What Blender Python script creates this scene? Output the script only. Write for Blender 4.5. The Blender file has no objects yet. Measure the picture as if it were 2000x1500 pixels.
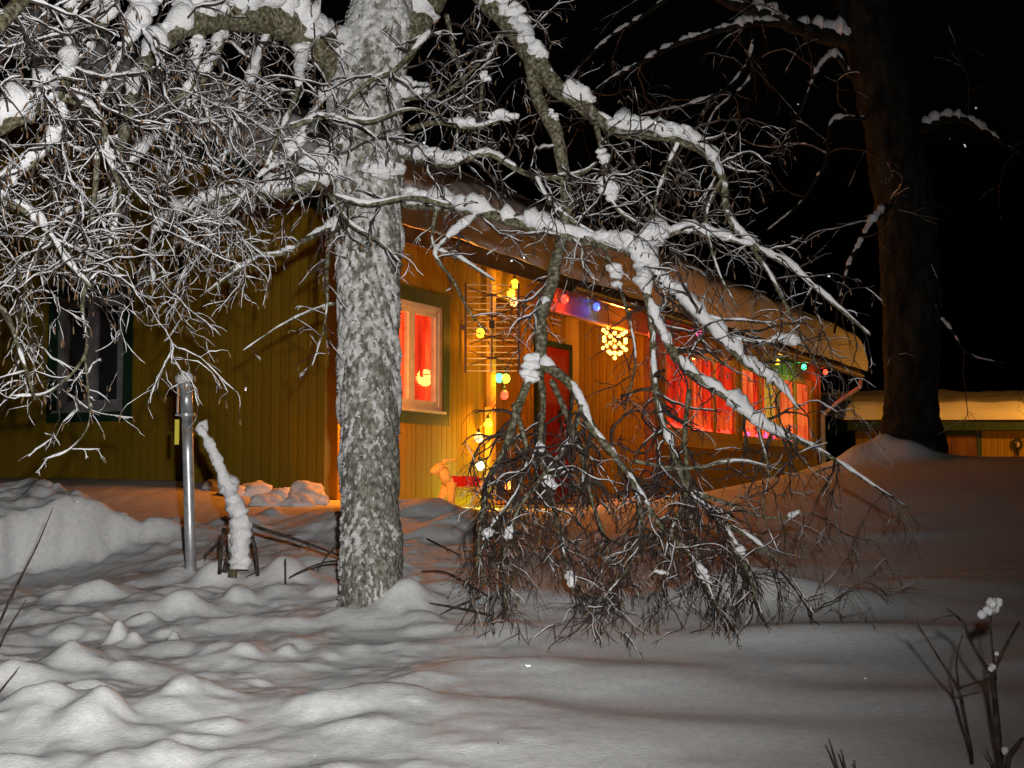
import bpy, bmesh, math, random
import numpy as np
from mathutils import Vector, Matrix

# ------------------------------------------------------------------ camera
SC = bpy.context.scene
COL = SC.collection
F = 2889.0                                  # focal length in photo pixels (2000 wide)
PITCH = math.atan2(220.0, F)
EYE = 1.5
cam_d = bpy.data.cameras.new('camera')
cam_d.sensor_width = 36.0
cam_d.lens = 36.0 * F / 2000.0
cam_d.clip_start = 0.05
cam_d.clip_end = 2000.0
cam = bpy.data.objects.new('camera', cam_d)
cam.location = (0, 0, EYE)
cam.rotation_euler = (math.radians(90) + PITCH, 0, 0)
COL.objects.link(cam)
SC.camera = cam

# ------------------------------------------------------------------ night sky
W = bpy.data.worlds.new('World')
SC.world = W
W.use_nodes = True
wn = W.node_tree.nodes
sky = wn.new('ShaderNodeTexSky')
sky.sky_type = 'NISHITA'
sky.sun_disc = False
sky.sun_elevation = math.radians(-4.0)
sky.sun_rotation = math.radians(200)
W.node_tree.links.new(sky.outputs[0], wn['Background'].inputs[0])
wn['Background'].inputs[1].default_value = 0.05

# head torch worn by the photographer (its shadows fall just left of and below things)
def aim(o, target):
    o.rotation_euler = (Vector(target) - o.location).to_track_quat('-Z', 'Y').to_euler()
torch_d = bpy.data.lights.new('head_torch', 'SPOT')
torch_d.energy = 1250
torch_d.color = (1.0, 0.975, 0.925)
torch_d.spot_size = math.radians(76)
torch_d.spot_blend = 1.0
torch_d.shadow_soft_size = 0.025
torch = bpy.data.objects.new('head_torch', torch_d)
torch.location = (0.10, 0.0, EYE + 0.19)
px_aim = (-1.55, 7.0, 2.75)
aim(torch, px_aim)
COL.objects.link(torch)
spill_d = bpy.data.lights.new('head_torch_spill', 'SPOT')          # the wide faint spill round the beam of the same torch
spill_d.energy = 95
spill_d.color = (1.0, 0.95, 0.88)
spill_d.spot_size = math.radians(125)
spill_d.spot_blend = 1.0
spill_d.shadow_soft_size = 0.03
spill = bpy.data.objects.new('head_torch_spill', spill_d)
spill.location = torch.location
aim(spill, (0, 7.0, 1.6))
COL.objects.link(spill)

SC.view_settings.view_transform = 'Standard'
SC.view_settings.look = 'None'
SC.view_settings.exposure = 0.0
SC.view_settings.gamma = 1.0
SC.view_settings.use_curve_mapping = False
SC.cycles.use_denoising = True
SC.cycles.max_bounces = 6
SC.cycles.diffuse_bounces = 3
SC.cycles.glossy_bounces = 3
SC.cycles.transparent_max_bounces = 12
SC.cycles.sample_clamp_indirect = 4.0

# ------------------------------------------------------------------ helpers
CP, SP = math.cos(PITCH), math.sin(PITCH)
def ray(x, y):
    a = (x - 1000.0) / F; b = -(y - 750.0) / F
    return np.array([a, CP - b * SP, SP + b * CP])
def px(x, y, Z):
    """photo pixel and distance in front of the camera -> world point"""
    r = ray(x, y); k = Z / r[1]
    return np.array([r[0] * k, Z, EYE + r[2] * k])

def tag(o, label=None, cat=None, group=None, kind=None):
    if label: o['label'] = label
    if cat: o['category'] = cat
    if group: o['group'] = group
    if kind: o['kind'] = kind
    return o
def empty(name, loc=(0, 0, 0), rz=0.0, parent=None):
    o = bpy.data.objects.new(name, None)
    o.empty_display_size = 0.1
    o.location = loc; o.rotation_euler = (0, 0, rz)
    COL.objects.link(o)
    if parent: o.parent = parent
    return o
def link_mesh(name, me, mat=None, parent=None, loc=None, smooth=False):
    if mat and not me.materials: me.materials.append(mat)
    if smooth: me.polygons.foreach_set('use_smooth', [True] * len(me.polygons))
    o = bpy.data.objects.new(name, me)
    COL.objects.link(o)
    if parent: o.parent = parent
    if loc is not None: o.location = loc
    return o

class MB:
    """collects shapes; build() links them as one mesh object"""
    def __init__(self): self.v = []; self.f = []; self.n = 0
    def add(self, v, f):
        v = np.asarray(v, float)
        self.v.append(v); self.f.extend([tuple(int(i) + self.n for i in q) for q in f]); self.n += len(v)
    def box(self, lo, hi, m=None):
        (a, b, c), (d, e, g) = lo, hi
        v = np.array([(a,b,c),(d,b,c),(d,e,c),(a,e,c),(a,b,g),(d,b,g),(d,e,g),(a,e,g)], float)
        if m is not None: v = v @ np.array(m)[:3,:3].T + np.array(m)[:3,3]
        self.add(v, [(0,3,2,1),(4,5,6,7),(0,1,5,4),(1,2,6,5),(2,3,7,6),(3,0,4,7)])
    def tube(self, pts, rad, sides=6, cap=True, jit=0.0, seed=0):
        pts = np.asarray(pts, float); n = len(pts)
        rad = np.full(n, rad, float) if np.isscalar(rad) else np.asarray(rad, float)
        t = np.empty_like(pts)
        t[1:-1] = pts[2:] - pts[:-2]; t[0] = pts[1] - pts[0]; t[-1] = pts[-1] - pts[-2]
        t /= np.linalg.norm(t, axis=1)[:, None] + 1e-12
        ref = np.array([0.0, 0, 1]) if abs(t[:, 2]).mean() < 0.8 else np.array([1.0, 0, 0])
        u = np.cross(t, ref); u /= np.linalg.norm(u, axis=1)[:, None] + 1e-9
        w = np.cross(t, u)
        a = np.arange(sides) * (2 * math.pi / sides)
        v = pts[:, None, :] + rad[:, None, None] * (np.cos(a)[None, :, None] * u[:, None, :] + np.sin(a)[None, :, None] * w[:, None, :])
        if jit:
            I, J = np.meshgrid(np.arange(n), np.arange(sides), indexing='ij')
            k = 1 + jit * (vnoise(I * .42, np.cos(J * 2 * math.pi / sides) * 1.3 + 5, seed) - .5) * 1.3 + jit * (vnoise(I * .9, J * .8, seed + 1) - .5)
            v = pts[:, None, :] + (v - pts[:, None, :]) * k[:, :, None]
        v = v.reshape(-1, 3)
        f = []
        for i in range(n - 1):
            b0 = i * sides; b1 = b0 + sides
            for j in range(sides):
                k = (j + 1) % sides
                f.append((b0 + j, b0 + k, b1 + k, b1 + j))
        if cap:
            f.append(tuple(range(sides - 1, -1, -1))); f.append(tuple((n - 1) * sides + j for j in range(sides)))
        self.add(v, f)
    def lathe(self, prof, c=(0, 0, 0), sides=16):
        v = []; f = []
        for r, z in prof:
            for j in range(sides):
                a = 2 * math.pi * j / sides
                v.append((c[0] + r * math.cos(a), c[1] + r * math.sin(a), c[2] + z))
        for i in range(len(prof) - 1):
            for j in range(sides):
                k = (j + 1) % sides
                f.append((i * sides + j, i * sides + k, (i + 1) * sides + k, (i + 1) * sides + j))
        f.append(tuple(range(sides - 1, -1, -1))); f.append(tuple((len(prof) - 1) * sides + j for j in range(sides)))
        self.add(v, f)
    def blob(self, c, r, rng, squash=(1, 1, 1), amp=0.25, sub=2):
        V, Fc = ICO[sub]
        ph = rng.uniform(0, 6.28, 9)
        d = 1 + amp * (np.sin(V @ np.array([2.3, 1.1, .7]) * 1.6 + ph[0]) * .5 + np.sin(V @ np.array([-1.2, 2.1, 1.4]) * 1.7 + ph[1]) * .5
                       + np.sin(V @ np.array([.6, -1.7, 2.5]) * 2.4 + ph[2]) * .35 + np.sin(V @ np.array([2.2, 1.9, -1.3]) * 4.1 + ph[3]) * .22 + np.sin(V @ np.array([-1.9, 1.2, 2.2]) * 5.3 + ph[4]) * .16)
        self.add(V * d[:, None] * r * np.array(squash) + np.array(c), Fc)
    def build(self, name, mat, parent=None, smooth=False, loc=None):
        me = bpy.data.meshes.new(name)
        me.from_pydata(np.concatenate(self.v).tolist(), [], self.f)
        me.update()
        return link_mesh(name, me, mat, parent, loc, smooth)

def _ico(sub):
    bm = bmesh.new(); bmesh.ops.create_icosphere(bm, subdivisions=sub, radius=1.0)
    V = np.array([v.co[:] for v in bm.verts]); Fc = [tuple(v.index for v in f.verts) for f in bm.faces]
    bm.free(); return V, Fc
ICO = {k: _ico(k) for k in (1, 2, 3)}

# hash based gradient-free value noise, vectorised
def _h(ix, iy, s):
    n = (ix.astype(np.int64) * 374761393 + iy.astype(np.int64) * 668265263 + s * 974634777) & 0x7fffffff
    n = ((n ^ (n >> 13)) * 1274126177) & 0x7fffffff
    n = (n ^ (n >> 16)) & 0xffffff
    return n / float(0xffffff)
def vnoise(x, y, s=0):
    x0 = np.floor(x); y0 = np.floor(y); fx = x - x0; fy = y - y0
    fx = fx * fx * fx * (fx * (fx * 6 - 15) + 10); fy = fy * fy * fy * (fy * (fy * 6 - 15) + 10)
    a = _h(x0, y0, s); b = _h(x0 + 1, y0, s); c = _h(x0, y0 + 1, s); d = _h(x0 + 1, y0 + 1, s)
    return (a * (1 - fx) + b * fx) * (1 - fy) + (c * (1 - fx) + d * fx) * fy * 1.0
def fbm(x, y, s=0, oct=4, gain=0.5):
    t = 0; a = 1.0; n = 0
    for i in range(oct):
        t = t + a * (vnoise(x * 2 ** i + 13.7 * i, y * 2 ** i - 7.1 * i, s + i) - 0.5); n += a; a *= gain
    return t / n
def smooth(a, b, x):
    t = np.clip((x - a) / (b - a), 0, 1); return t * t * (3 - 2 * t)

# ------------------------------------------------------------------ materials
def mat(name, col, rough=0.7, metal=0.0, emit=None, estr=0.0, spec=0.3):
    m = bpy.data.materials.new(name); m.use_nodes = True
    b = m.node_tree.nodes['Principled BSDF']
    b.inputs['Base Color'].default_value = (*col, 1)
    b.inputs['Roughness'].default_value = rough
    b.inputs['Metallic'].default_value = metal
    b.inputs['Specular IOR Level'].default_value = spec
    if emit:
        b.inputs['Emission Color'].default_value = (*emit, 1); b.inputs['Emission Strength'].default_value = estr
    return m
def nodes(m): return m.node_tree.nodes, m.node_tree.links, m.node_tree.nodes['Principled BSDF']
def vary(m, c1, c2, scale, lo=0.35, hi=0.65, detail=6, stretch=(1, 1, 1), bump=0.0, bscale=None, coord='Object'):
    """noise between two colours plus fine relief"""
    n, l, b = nodes(m)
    tc = n.new('ShaderNodeTexCoord'); mp = n.new('ShaderNodeMapping'); mp.inputs['Scale'].default_value = stretch
    l.new(tc.outputs[coord], mp.inputs[0])
    t = n.new('ShaderNodeTexNoise'); t.inputs['Scale'].default_value = scale; t.inputs['Detail'].default_value = detail
    l.new(mp.outputs[0], t.inputs['Vector'])
    r = n.new('ShaderNodeValToRGB')
    r.color_ramp.elements[0].position = lo; r.color_ramp.elements[0].color = (*c1, 1)
    r.color_ramp.elements[1].position = hi; r.color_ramp.elements[1].color = (*c2, 1)
    l.new(t.outputs[0], r.inputs[0]); l.new(r.outputs[0], b.inputs['Base Color'])
    if bump:
        t2 = n.new('ShaderNodeTexNoise'); t2.inputs['Scale'].default_value = bscale or scale; t2.inputs['Detail'].default_value = 5
        l.new(mp.outputs[0], t2.inputs['Vector'])
        bp = n.new('ShaderNodeBump'); bp.inputs['Strength'].default_value = bump; bp.inputs['Distance'].default_value = 0.02
        l.new(t2.outputs[0], bp.inputs['Height']); l.new(bp.outputs[0], b.inputs['Normal'])
    return r

M = {}
M['snow'] = mat('snow', (.84, .85, .88), .65, spec=.25)
vary(M['snow'], (.77, .78, .80), (.89, .90, .92), 36, bump=.2, bscale=95)
M['tree_snow'] = mat('tree_snow', (.85, .86, .89), .7, spec=.2)
vary(M['tree_snow'], (.78, .79, .83), (.9, .9, .92), 30, bump=.5, bscale=90)
M['frost'] = mat('frost', (.5, .5, .5), .8, spec=.2)
vary(M['frost'], (.36, .36, .34), (.72, .72, .73), 34, .35, .68, 8, bump=.5, bscale=80)
M['bark'] = mat('bark', (.2, .2, .17), .9, spec=.15)
_r = vary(M['bark'], (.075, .072, .06), (.40, .39, .35), 52, .28, .75, 9, (1, 1, .7), bump=.8, bscale=60)
e = _r.color_ramp.elements.new(.47); e.color = (.17, .167, .135, 1)
e = _r.color_ramp.elements.new(.57); e.color = (.28, .278, .245, 1)
M['limb_bark'] = mat('limb_bark', (.15, .13, .11), .9, spec=.15)
_r = vary(M['limb_bark'], (.04, .032, .026), (.33, .31, .25), 55, .32, .7, 6, bump=.6, bscale=70)
e = _r.color_ramp.elements.new(.5); e.color = (.13, .12, .07, 1)
M['twig'] = mat('twig', (.05, .035, .03), .8, spec=.2)
vary(M['twig'], (.022, .014, .012), (.085, .065, .055), 30, .35, .65, 3)
M['catkin'] = mat('catkin', (.2, .11, .055), .8, spec=.2)
vary(M['catkin'], (.11, .06, .035), (.3, .19, .1), 60)
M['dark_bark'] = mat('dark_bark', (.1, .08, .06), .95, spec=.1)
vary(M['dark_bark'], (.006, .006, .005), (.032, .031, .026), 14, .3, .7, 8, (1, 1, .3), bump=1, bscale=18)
M['ochre'] = mat('ochre', (.42, .25, .03), .75)
vary(M['ochre'], (.235, .142, .004), (.32, .20, .008), 5, .3, .7, 5, (1, 1, .12), bump=.25, bscale=30)
def per_board(m):
    n, l, b = nodes(m); src = b.inputs['Base Color'].links[0].from_socket
    oi = n.new('ShaderNodeObjectInfo'); mr = n.new('ShaderNodeMapRange'); mr.inputs['To Min'].default_value = .90; mr.inputs['To Max'].default_value = 1.06
    l.new(oi.outputs['Random'], mr.inputs[0])
    hs = n.new('ShaderNodeHueSaturation'); l.new(src, hs.inputs['Color']); l.new(mr.outputs[0], hs.inputs['Value']); l.new(hs.outputs[0], b.inputs['Base Color'])
per_board(M['ochre'])
M['ochre_back'] = mat('ochre_back', (.17, .095, .01), .85)
M['green'] = mat('green', (.03, .11, .06), .6)
vary(M['green'], (.010, .036, .018), (.018, .055, .028), 8, stretch=(1, 1, .2), bump=.15, bscale=25)
M['white'] = mat('white', (.72, .71, .68), .5)
vary(M['white'], (.46, .44, .42), (.58, .56, .54), 10)
M['white_dimmed'] = mat('white_dimmed', (.3, .29, .3), .5)  # white frame paint, darkened so the gable window looks dimly lit
vary(M['white_dimmed'], (.22, .21, .22), (.32, .31, .32), 10)
M['darkwood'] = mat('darkwood', (.06, .042, .03), .8)
vary(M['darkwood'], (.04, .028, .02), (.085, .06, .042), 6, stretch=(1, 1, .3))
M['yellowwood'] = mat('yellowwood', (.55, .38, .06), .65)
vary(M['yellowwood'], (.48, .32, .045), (.6, .43, .08), 7, stretch=(1, 1, .15), bump=.15, bscale=20)
M['brownpaint'] = mat('brownpaint', (.16, .07, .035), .7)
vary(M['brownpaint'], (.12, .05, .025), (.19, .085, .04), 6, stretch=(1, 1, .15))
M['red'] = mat('red', (.42, .03, .02), .5)
vary(M['red'], (.17, .009, .006), (.24, .016, .01), 6, stretch=(1, 1, .2))
M['galv'] = mat('galv', (.5, .52, .55), .38, .55)
vary(M['galv'], (.42, .44, .47), (.6, .62, .65), 25, bump=.05, bscale=40)
M['gutter'] = mat('gutter', (.1, .09, .085), .25, .85)
M['black'] = mat('black', (.018, .018, .018), .5)
M['aluminium'] = mat('aluminium', (.6, .58, .54), .4, .3)
M['steel_dark'] = mat('steel_dark', (.07, .05, .04), .5, .3)
M['yellowtag'] = mat('yellowtag', (.72, .62, .06), .5)
M['straw'] = mat('straw', (.62, .42, .12), .8)
vary(M['straw'], (.66, .50, .16), (.82, .66, .28), 60, stretch=(1, 1, .3), bump=.3, bscale=80)
M['redcloth'] = mat('redcloth', (.55, .02, .02), .85)
M['whitecloth'] = mat('whitecloth', (.75, .72, .68), .85)
M['doorpane'] = mat('doorpane', (.2, .035, .03), .3)
M['room'] = mat('room', (.05, .045, .05), .9)
M['cable'] = mat('cable', (.01, .02, .012), .6)
M['wreath'] = mat('wreath', (.03, .06, .025), .9)
def emis(name, col, s): return mat(name, (col[0] * .6, col[1] * .6, col[2] * .6), .4, 0, col, s)
BULB = {'yellow': (1, .60, .02), 'red': (1, .05, .02), 'blue': (.05, .10, 1), 'green': (.08, 1, .35), 'white': (.85, 1, .6), 'warm': (1, .5, .16), 'orange': (1, .28, .05), 'pink': (1, .08, .3), 'lime': (.75, 1, .04)}
for k, c in BULB.items(): M['bulb_' + k] = emis('bulb_' + k, tuple(min(1, v * .98 + .008) for v in c), 3.2)
M['curtain'] = mat('curtain', (.6, .03, .02), .9, 0, (1, .045, .01), 1.0)  # emission stands in for lamplight in the room behind the cloth
M['curtain_pale'] = mat('curtain_pale', (.6, .2, .1), .9, 0, (1, .13, .03), 1.15)
for k_, lo_, hi_ in (('curtain', (.30, .006, .002), (1, .055, .014)), ('curtain_pale', (.55, .03, .006), (1, .2, .05))):  # streaky colour and glow paint in the light and shade of folds
    r_ = vary(M[k_], lo_, hi_, 7, .3, .68, 4, (1, 1, .18)); M[k_].node_tree.links.new(r_.outputs[0], M[k_].node_tree.nodes['Principled BSDF'].inputs['Emission Color'])
M['goldglow'] = mat('goldglow', (.6, .45, .1), .7, 0, (1, .55, .06), .55)  # emission here too stands in for the lit room
def glass_mat():
    m = bpy.data.materials.new('glass'); m.use_nodes = True
    n, l = m.node_tree.nodes, m.node_tree.links
    n.remove(n['Principled BSDF'])
    tr = n.new('ShaderNodeBsdfTransparent'); tr.inputs[0].default_value = (.93, .94, .94, 1)
    gl = n.new('ShaderNodeBsdfGlossy'); gl.inputs['Roughness'].default_value = .03
    fr = n.new('ShaderNodeFresnel'); fr.inputs[0].default_value = 1.5
    mx = n.new('ShaderNodeMixShader')
    ge = n.new('ShaderNodeNewGeometry'); sb = n.new('ShaderNodeMath'); sb.operation = 'SUBTRACT'; sb.inputs[0].default_value = 1.0
    l.new(ge.outputs['Backfacing'], sb.inputs[1])
    mu = n.new('ShaderNodeMath'); mu.operation = 'MULTIPLY'; l.new(fr.outputs[0], mu.inputs[0]); l.new(sb.outputs[0], mu.inputs[1])
    l.new(mu.outputs[0], mx.inputs[0]); l.new(tr.outputs[0], mx.inputs[1]); l.new(gl.outputs[0], mx.inputs[2])
    l.new(mx.outputs[0], n['Material Output'].inputs[0])
    return m
M['glass'] = glass_mat()

# ------------------------------------------------------------------ ground: deep snow
CTRL = [  # photo pixel x, y, distance -> the snow surface passes there
 (-400,1560,4.0),(200,1500,4.4),(700,1500,4.4),(1200,1500,4.4),(1700,1500,4.4),(2400,1500,4.4),
 (100,1330,5.6),(600,1330,5.6),(1100,1335,5.6),(1600,1335,5.6),(2000,1320,5.6),
 (-300,1215,7.0),(100,1212,7.0),(500,1205,7.0),(725,1195,6.95),(850,1130,7.6),(1000,1215,6.7),(1250,1205,6.7),(1470,1195,6.7),(1800,1170,7.0),(2300,1160,7),
 (60,1165,8.0),(373,1128,8.0),(560,1105,8.1),(950,1085,8.4),(1450,1090,8.4),(2000,1060,8.5),
 (560,1040,9.4),(660,1010,10.0),(830,990,10.2),(960,1000,10.6),(1150,1030,10.5),(1400,1010,10.5),(1700,960,10.5),(2000,945,10.5),(2500,930,10.5),
 (450,1000,11.4),(620,985,12.2),(1000,1000,13),(1250,985,14.5),(1450,948,14),(1650,905,13.5),(1800,895,13.0),(2000,892,13.5),(2400,885,13.5),
 (350,942,13.2),(100,935,14.0),(-400,925,15),
 (1200,985,17.5),(1400,960,19),(1700,960,22),(2100,960,22),(1800,965,30),(2400,965,30)]
CX = np.array([px(*c)[:2] for c in CTRL]); CZ = np.array([px(*c)[2] for c in CTRL])
ext = np.array([(-60, 60), (0, 70), (60, 60), (-60, 0), (60, 0), (0, -10), (-8, 2), (8, 2), (0, 2.2), (-30, 30), (30, 30), (0, 25), (-6, 22)], float)
extz = np.array([1.3, 1.3, 1.3, .9, .9, .35, .6, .6, .45, 1.4, 1.4, 1.35, 1.5])
CX = np.vstack([CX, ext]); CZ = np.concatenate([CZ, extz])
def _phi(r): return np.where(r > 1e-9, r * r * np.log(np.maximum(r, 1e-9)), 0.0)
_n = len(CX)
_K = _phi(np.linalg.norm(CX[:, None] - CX[None], axis=2)) + np.eye(_n) * .02
_P = np.hstack([np.ones((_n, 1)), CX])
_A = np.vstack([np.hstack([_K, _P]), np.hstack([_P.T, np.zeros((3, 3))])])
_w = np.linalg.solve(_A, np.concatenate([CZ, np.zeros(3)]))
def base_z(X, Y):
    out = _w[_n] + _w[_n + 1] * X + _w[_n + 2] * Y
    for i in range(_n): out = out + _w[i] * _phi(np.hypot(X - CX[i, 0], Y - CX[i, 1]))
    return out
RB = np.random.RandomState(4)
BUMPS = []
def bump(x, y, Z, h, sx, sy=None, p=2.0): q = px(x, y, Z); BUMPS.append((q[0], q[1], h, sx, sy or sx, p))
# lumps seen in the foreground
bump(235,1262,6.35,.085,.032,.05,3.2); bump(262,1275,6.3,.045,.03,.04,4); bump(218,1275,6.3,.035,.03,.04,4); bump(340,1275,6.3,.055,.022,.04,4); bump(322,1235,6.55,.03,.05,.06,4); bump(128,1240,6.5,.03,.05,.05,4); bump(200,1215,6.75,.04,.045,.06,4); bump(275,1205,6.8,.045,.06,.06,4); bump(480,1290,6.0,.03,.045,.05,4); bump(560,1280,6.1,.035,.03,.05,3.4); bump(640,1290,6.05,.02,.05,.05,3); bump(355,1390,5.1,.035,.05,.05,3.2); bump(430,1440,4.8,.03,.06,.05,3.2); bump(215,1430,4.85,.035,.05,.05,3.2); bump(330,1480,4.5,.04,.07,.06,3); bump(470,1165,7.3,.05,.06,.07,4); bump(350,1185,7.05,.05,.07,.07,4); bump(640,1160,7.4,.04,.07,.07,4); bump(150,1225,6.6,.05,.16,.08)
bump(60,1420,4.9,.05,.26,.16); bump(180,1450,4.7,.04,.16,.08); bump(330,1370,5.2,.025,.18,.1); bump(280,1180,7.0,.07,.14,.08)
bump(550,1385,5.1,.022,.3,.12); bump(700,1440,4.7,.022,.35,.12); bump(520,1300,5.8,.03,.08,.06); bump(560,1150,7.7,.07,.09,.09,3)
bump(415,1140,7.75,.11,.08,.08,3); bump(880,1410,5.0,.022,.3,.12); bump(420,1215,6.7,.05,.22,.08); bump(100,1310,5.7,.04,.2,.1)
bump(990,1235,6.45,.04,.12,.1); bump(1440,1130,7.1,.10,.22,.14); bump(1560,1180,7.0,.06,.35,.14); bump(1250,1330,5.6,.03,.3,.12)
bump(1010,1310,5.8,.035,.4,.12); bump(1640,1240,6.3,.04,.4,.12)
bump(785,1165,6.95,.13,.10,.12); bump(830,1120,7.3,.05,.16,.13)      # snow piled on the right of the trunk
bump(805,985,9.9,.06,.18,.16); bump(880,995,9.9,.03,.16,.16); bump(700,1040,9,.09,.16,.16,3); bump(640,1030,9.2,.09,.15,.12,3)
bump(860,1050,9.0,.06,.12,.12,3); bump(930,1040,9.3,.05,.2,.15,3)
bump(1745,870,13.0,.09,.2,.3,2.0); bump(1725,880,12.8,.06,.07,.1); bump(1660,895,12.7,.05,.1,.1); bump(1780,885,12.6,.07,.12,.1); bump(1715,890,12.9,.13,.34,.3); bump(1690,895,12.7,.06,.12,.1)   # drift round the far trunk
for i in range(1500):                                                   # fallen clumps, mostly under the birch
    X = RB.uniform(-3.4, 1.0); Y = RB.uniform(3.8, 10.4)
    if RB.rand() > float(np.clip(1.0 - (X + 1.6) / 2.4, .12, 1)): continue
    s = .02 + .06 * RB.rand() ** 2
    BUMPS.append((X, Y, s * RB.uniform(.15, .6) * (.3 if X > -.3 else 1), s * RB.uniform(.9, 1.7), s * RB.uniform(.9, 1.6), RB.choice([2.0, 2.0, 2.6, 3.0])))
for i in range(70):
    s = RB.uniform(.05, .2); BUMPS.append((RB.uniform(-.4, 3.0), RB.uniform(4, 9.5), s * RB.uniform(.04, .13), s * 1.8, s * .8, 2.0))
def cut(X, Y):
    """left bank with a steep dug face towards the camera"""
    # lip line from (0,1060) to (330,1020) in the photo
    a = px(-250, 1075, 8.6)[:2]; b = px(300, 1042, 9.6)[:2]
    d = (b - a) / np.hypot(*(b - a)); nrm = np.array([-d[1], d[0]])
    t = ((X - a[0]) * d[0] + (Y - a[1]) * d[1]) / np.hypot(*(b - a))
    q = (X - a[0]) * nrm[0] + (Y - a[1]) * nrm[1] + .34 * fbm(X * 2.2, Y * 2.0, 31, 3) + .13 * fbm(X * 7, Y * 5, 37, 3)
    along = smooth(1.15, .72, t + .3 * fbm(X * 2, Y * 2, 43, 2))
    up = smooth(-.10, .04, q) * smooth(3.4, 1.0, q)
    dip = -smooth(-1.3, -.2, q) * smooth(.02, -.16, q)
    return along * (up * (.29 + .16 * fbm(X * 5, Y * 5, 39, 3)) + dip * .06 + .07 * smooth(-.3, -.1, q) * smooth(.1, -.05, q) * fbm(X * 16, Y * 3, 40, 2))
def ground_z(X, Y, fine=True):
    X = np.asarray(X, float); Y = np.asarray(Y, float)
    z = base_z(X, Y)
    near = smooth(16, 9, Y)
    leftw = .35 + .65 * smooth(.9, -.9, X - .03 * Y)
    z = z + cut(X, Y)
    lw2 = .12 + .88 * smooth(.5, -1.1, X - .03 * Y)
    z = z + near * (.038 * lw2 * fbm(X * 1.7 + 5, Y * 1.4, 3, 3, .5) + .035 * fbm(X * .7, Y * .7, 9, 2))
    z = z + near * lw2 * (.042 * np.maximum(0, fbm(X * 5, Y * 4.2, 21, 3) + .02) + .012 * fbm(X * 14, Y * 14, 23, 2))
    return z
def gz(x, y):
    z = float(ground_z(np.array([x]), np.array([y]))[0])
    for (bx, by, h, sx, sy, p) in BUMPS: z += h * math.exp(-.5 * math.hypot((x - bx) / sx, (y - by) / sy) ** p)
    return z
def axis(segs):
    out = []
    for a, b, st in segs: out += list(np.arange(a, b, st))
    out.append(segs[-1][1]); return np.array(out)
gx = axis([(-200, -40, 20), (-40, -10, 2), (-10, -4, .2), (-4, -3.5, .06), (-3.5, 2.4, .018), (2.4, 5, .06), (5, 12, .25), (12, 40, 2), (40, 200, 20)])
gy = axis([(-30, 0, 5), (0, 3.4, .3), (3.4, 8.6, .019), (8.6, 10.8, .03), (10.8, 16, .08), (16, 40, .5), (40, 100, 5), (100, 300, 40)])
GX, GY = np.meshgrid(gx, gy)
GZ = ground_z(GX.ravel(), GY.ravel()).reshape(GX.shape)
nx, ny = len(gx), len(gy)
for (bx, by, h, sx, sy, p) in BUMPS:
    i0, i1 = np.searchsorted(gx, (bx - 3.2 * sx, bx + 3.2 * sx)); j0, j1 = np.searchsorted(gy, (by - 3.2 * sy, by + 3.2 * sy))
    if i1 > i0 and j1 > j0:
        GZ[j0:j1, i0:i1] += h * np.exp(-.5 * np.hypot((GX[j0:j1, i0:i1] - bx) / sx, (GY[j0:j1, i0:i1] - by) / sy) ** p)
me = bpy.data.meshes.new('snow_ground')
me.vertices.add(nx * ny)
me.vertices.foreach_set('co', np.stack([GX.ravel(), GY.ravel(), GZ.ravel()], 1).ravel())
idx = np.arange(nx * ny).reshape(ny, nx)
q = np.stack([idx[:-1, :-1], idx[:-1, 1:], idx[1:, 1:], idx[1:, :-1]], -1).reshape(-1, 4)
me.loops.add(q.size); me.loops.foreach_set('vertex_index', q.ravel())
me.polygons.add(len(q)); me.polygons.foreach_set('loop_start', np.arange(0, q.size, 4)); me.polygons.foreach_set('loop_total', np.full(len(q), 4))
me.update()
tag(link_mesh('snow_ground', me, M['snow'], smooth=True), kind='structure')

# ------------------------------------------------------------------ the house
VP = ray(2460, 970); HX = np.array([VP[0], VP[1]]); HX /= np.hypot(*HX)     # along the porch wall
ANG = math.atan2(HX[1], HX[0])
HO = px(657, 970, 13.0); FLOOR = EYE - .07
house = empty('wooden_house', (HO[0], HO[1], FLOOR), ANG)
tag(house, 'ochre wooden house with green window trim, snowy gable roof and lit porch behind the birch', 'house')
HN = np.array([-HX[1], HX[0]])                                              # inwards
def loc(x, y, d):
    """pixel ray met with the plane at depth d behind the porch wall -> house coordinates (s, d, z)"""
    r = ray(x, y); o = np.array([0, 0.0]) - HO[:2]
    k = (d - o @ HN) / (r[:2] @ HN)
    p = o + r[:2] * k
    return np.array([p @ HX, d, EYE + r[2] * k - FLOOR])
def h2w(p): return np.array([HO[0] + HX[0] * p[0] + HN[0] * p[1], HO[1] + HX[1] * p[0] + HN[1] * p[1], FLOOR + p[2]])

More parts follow.
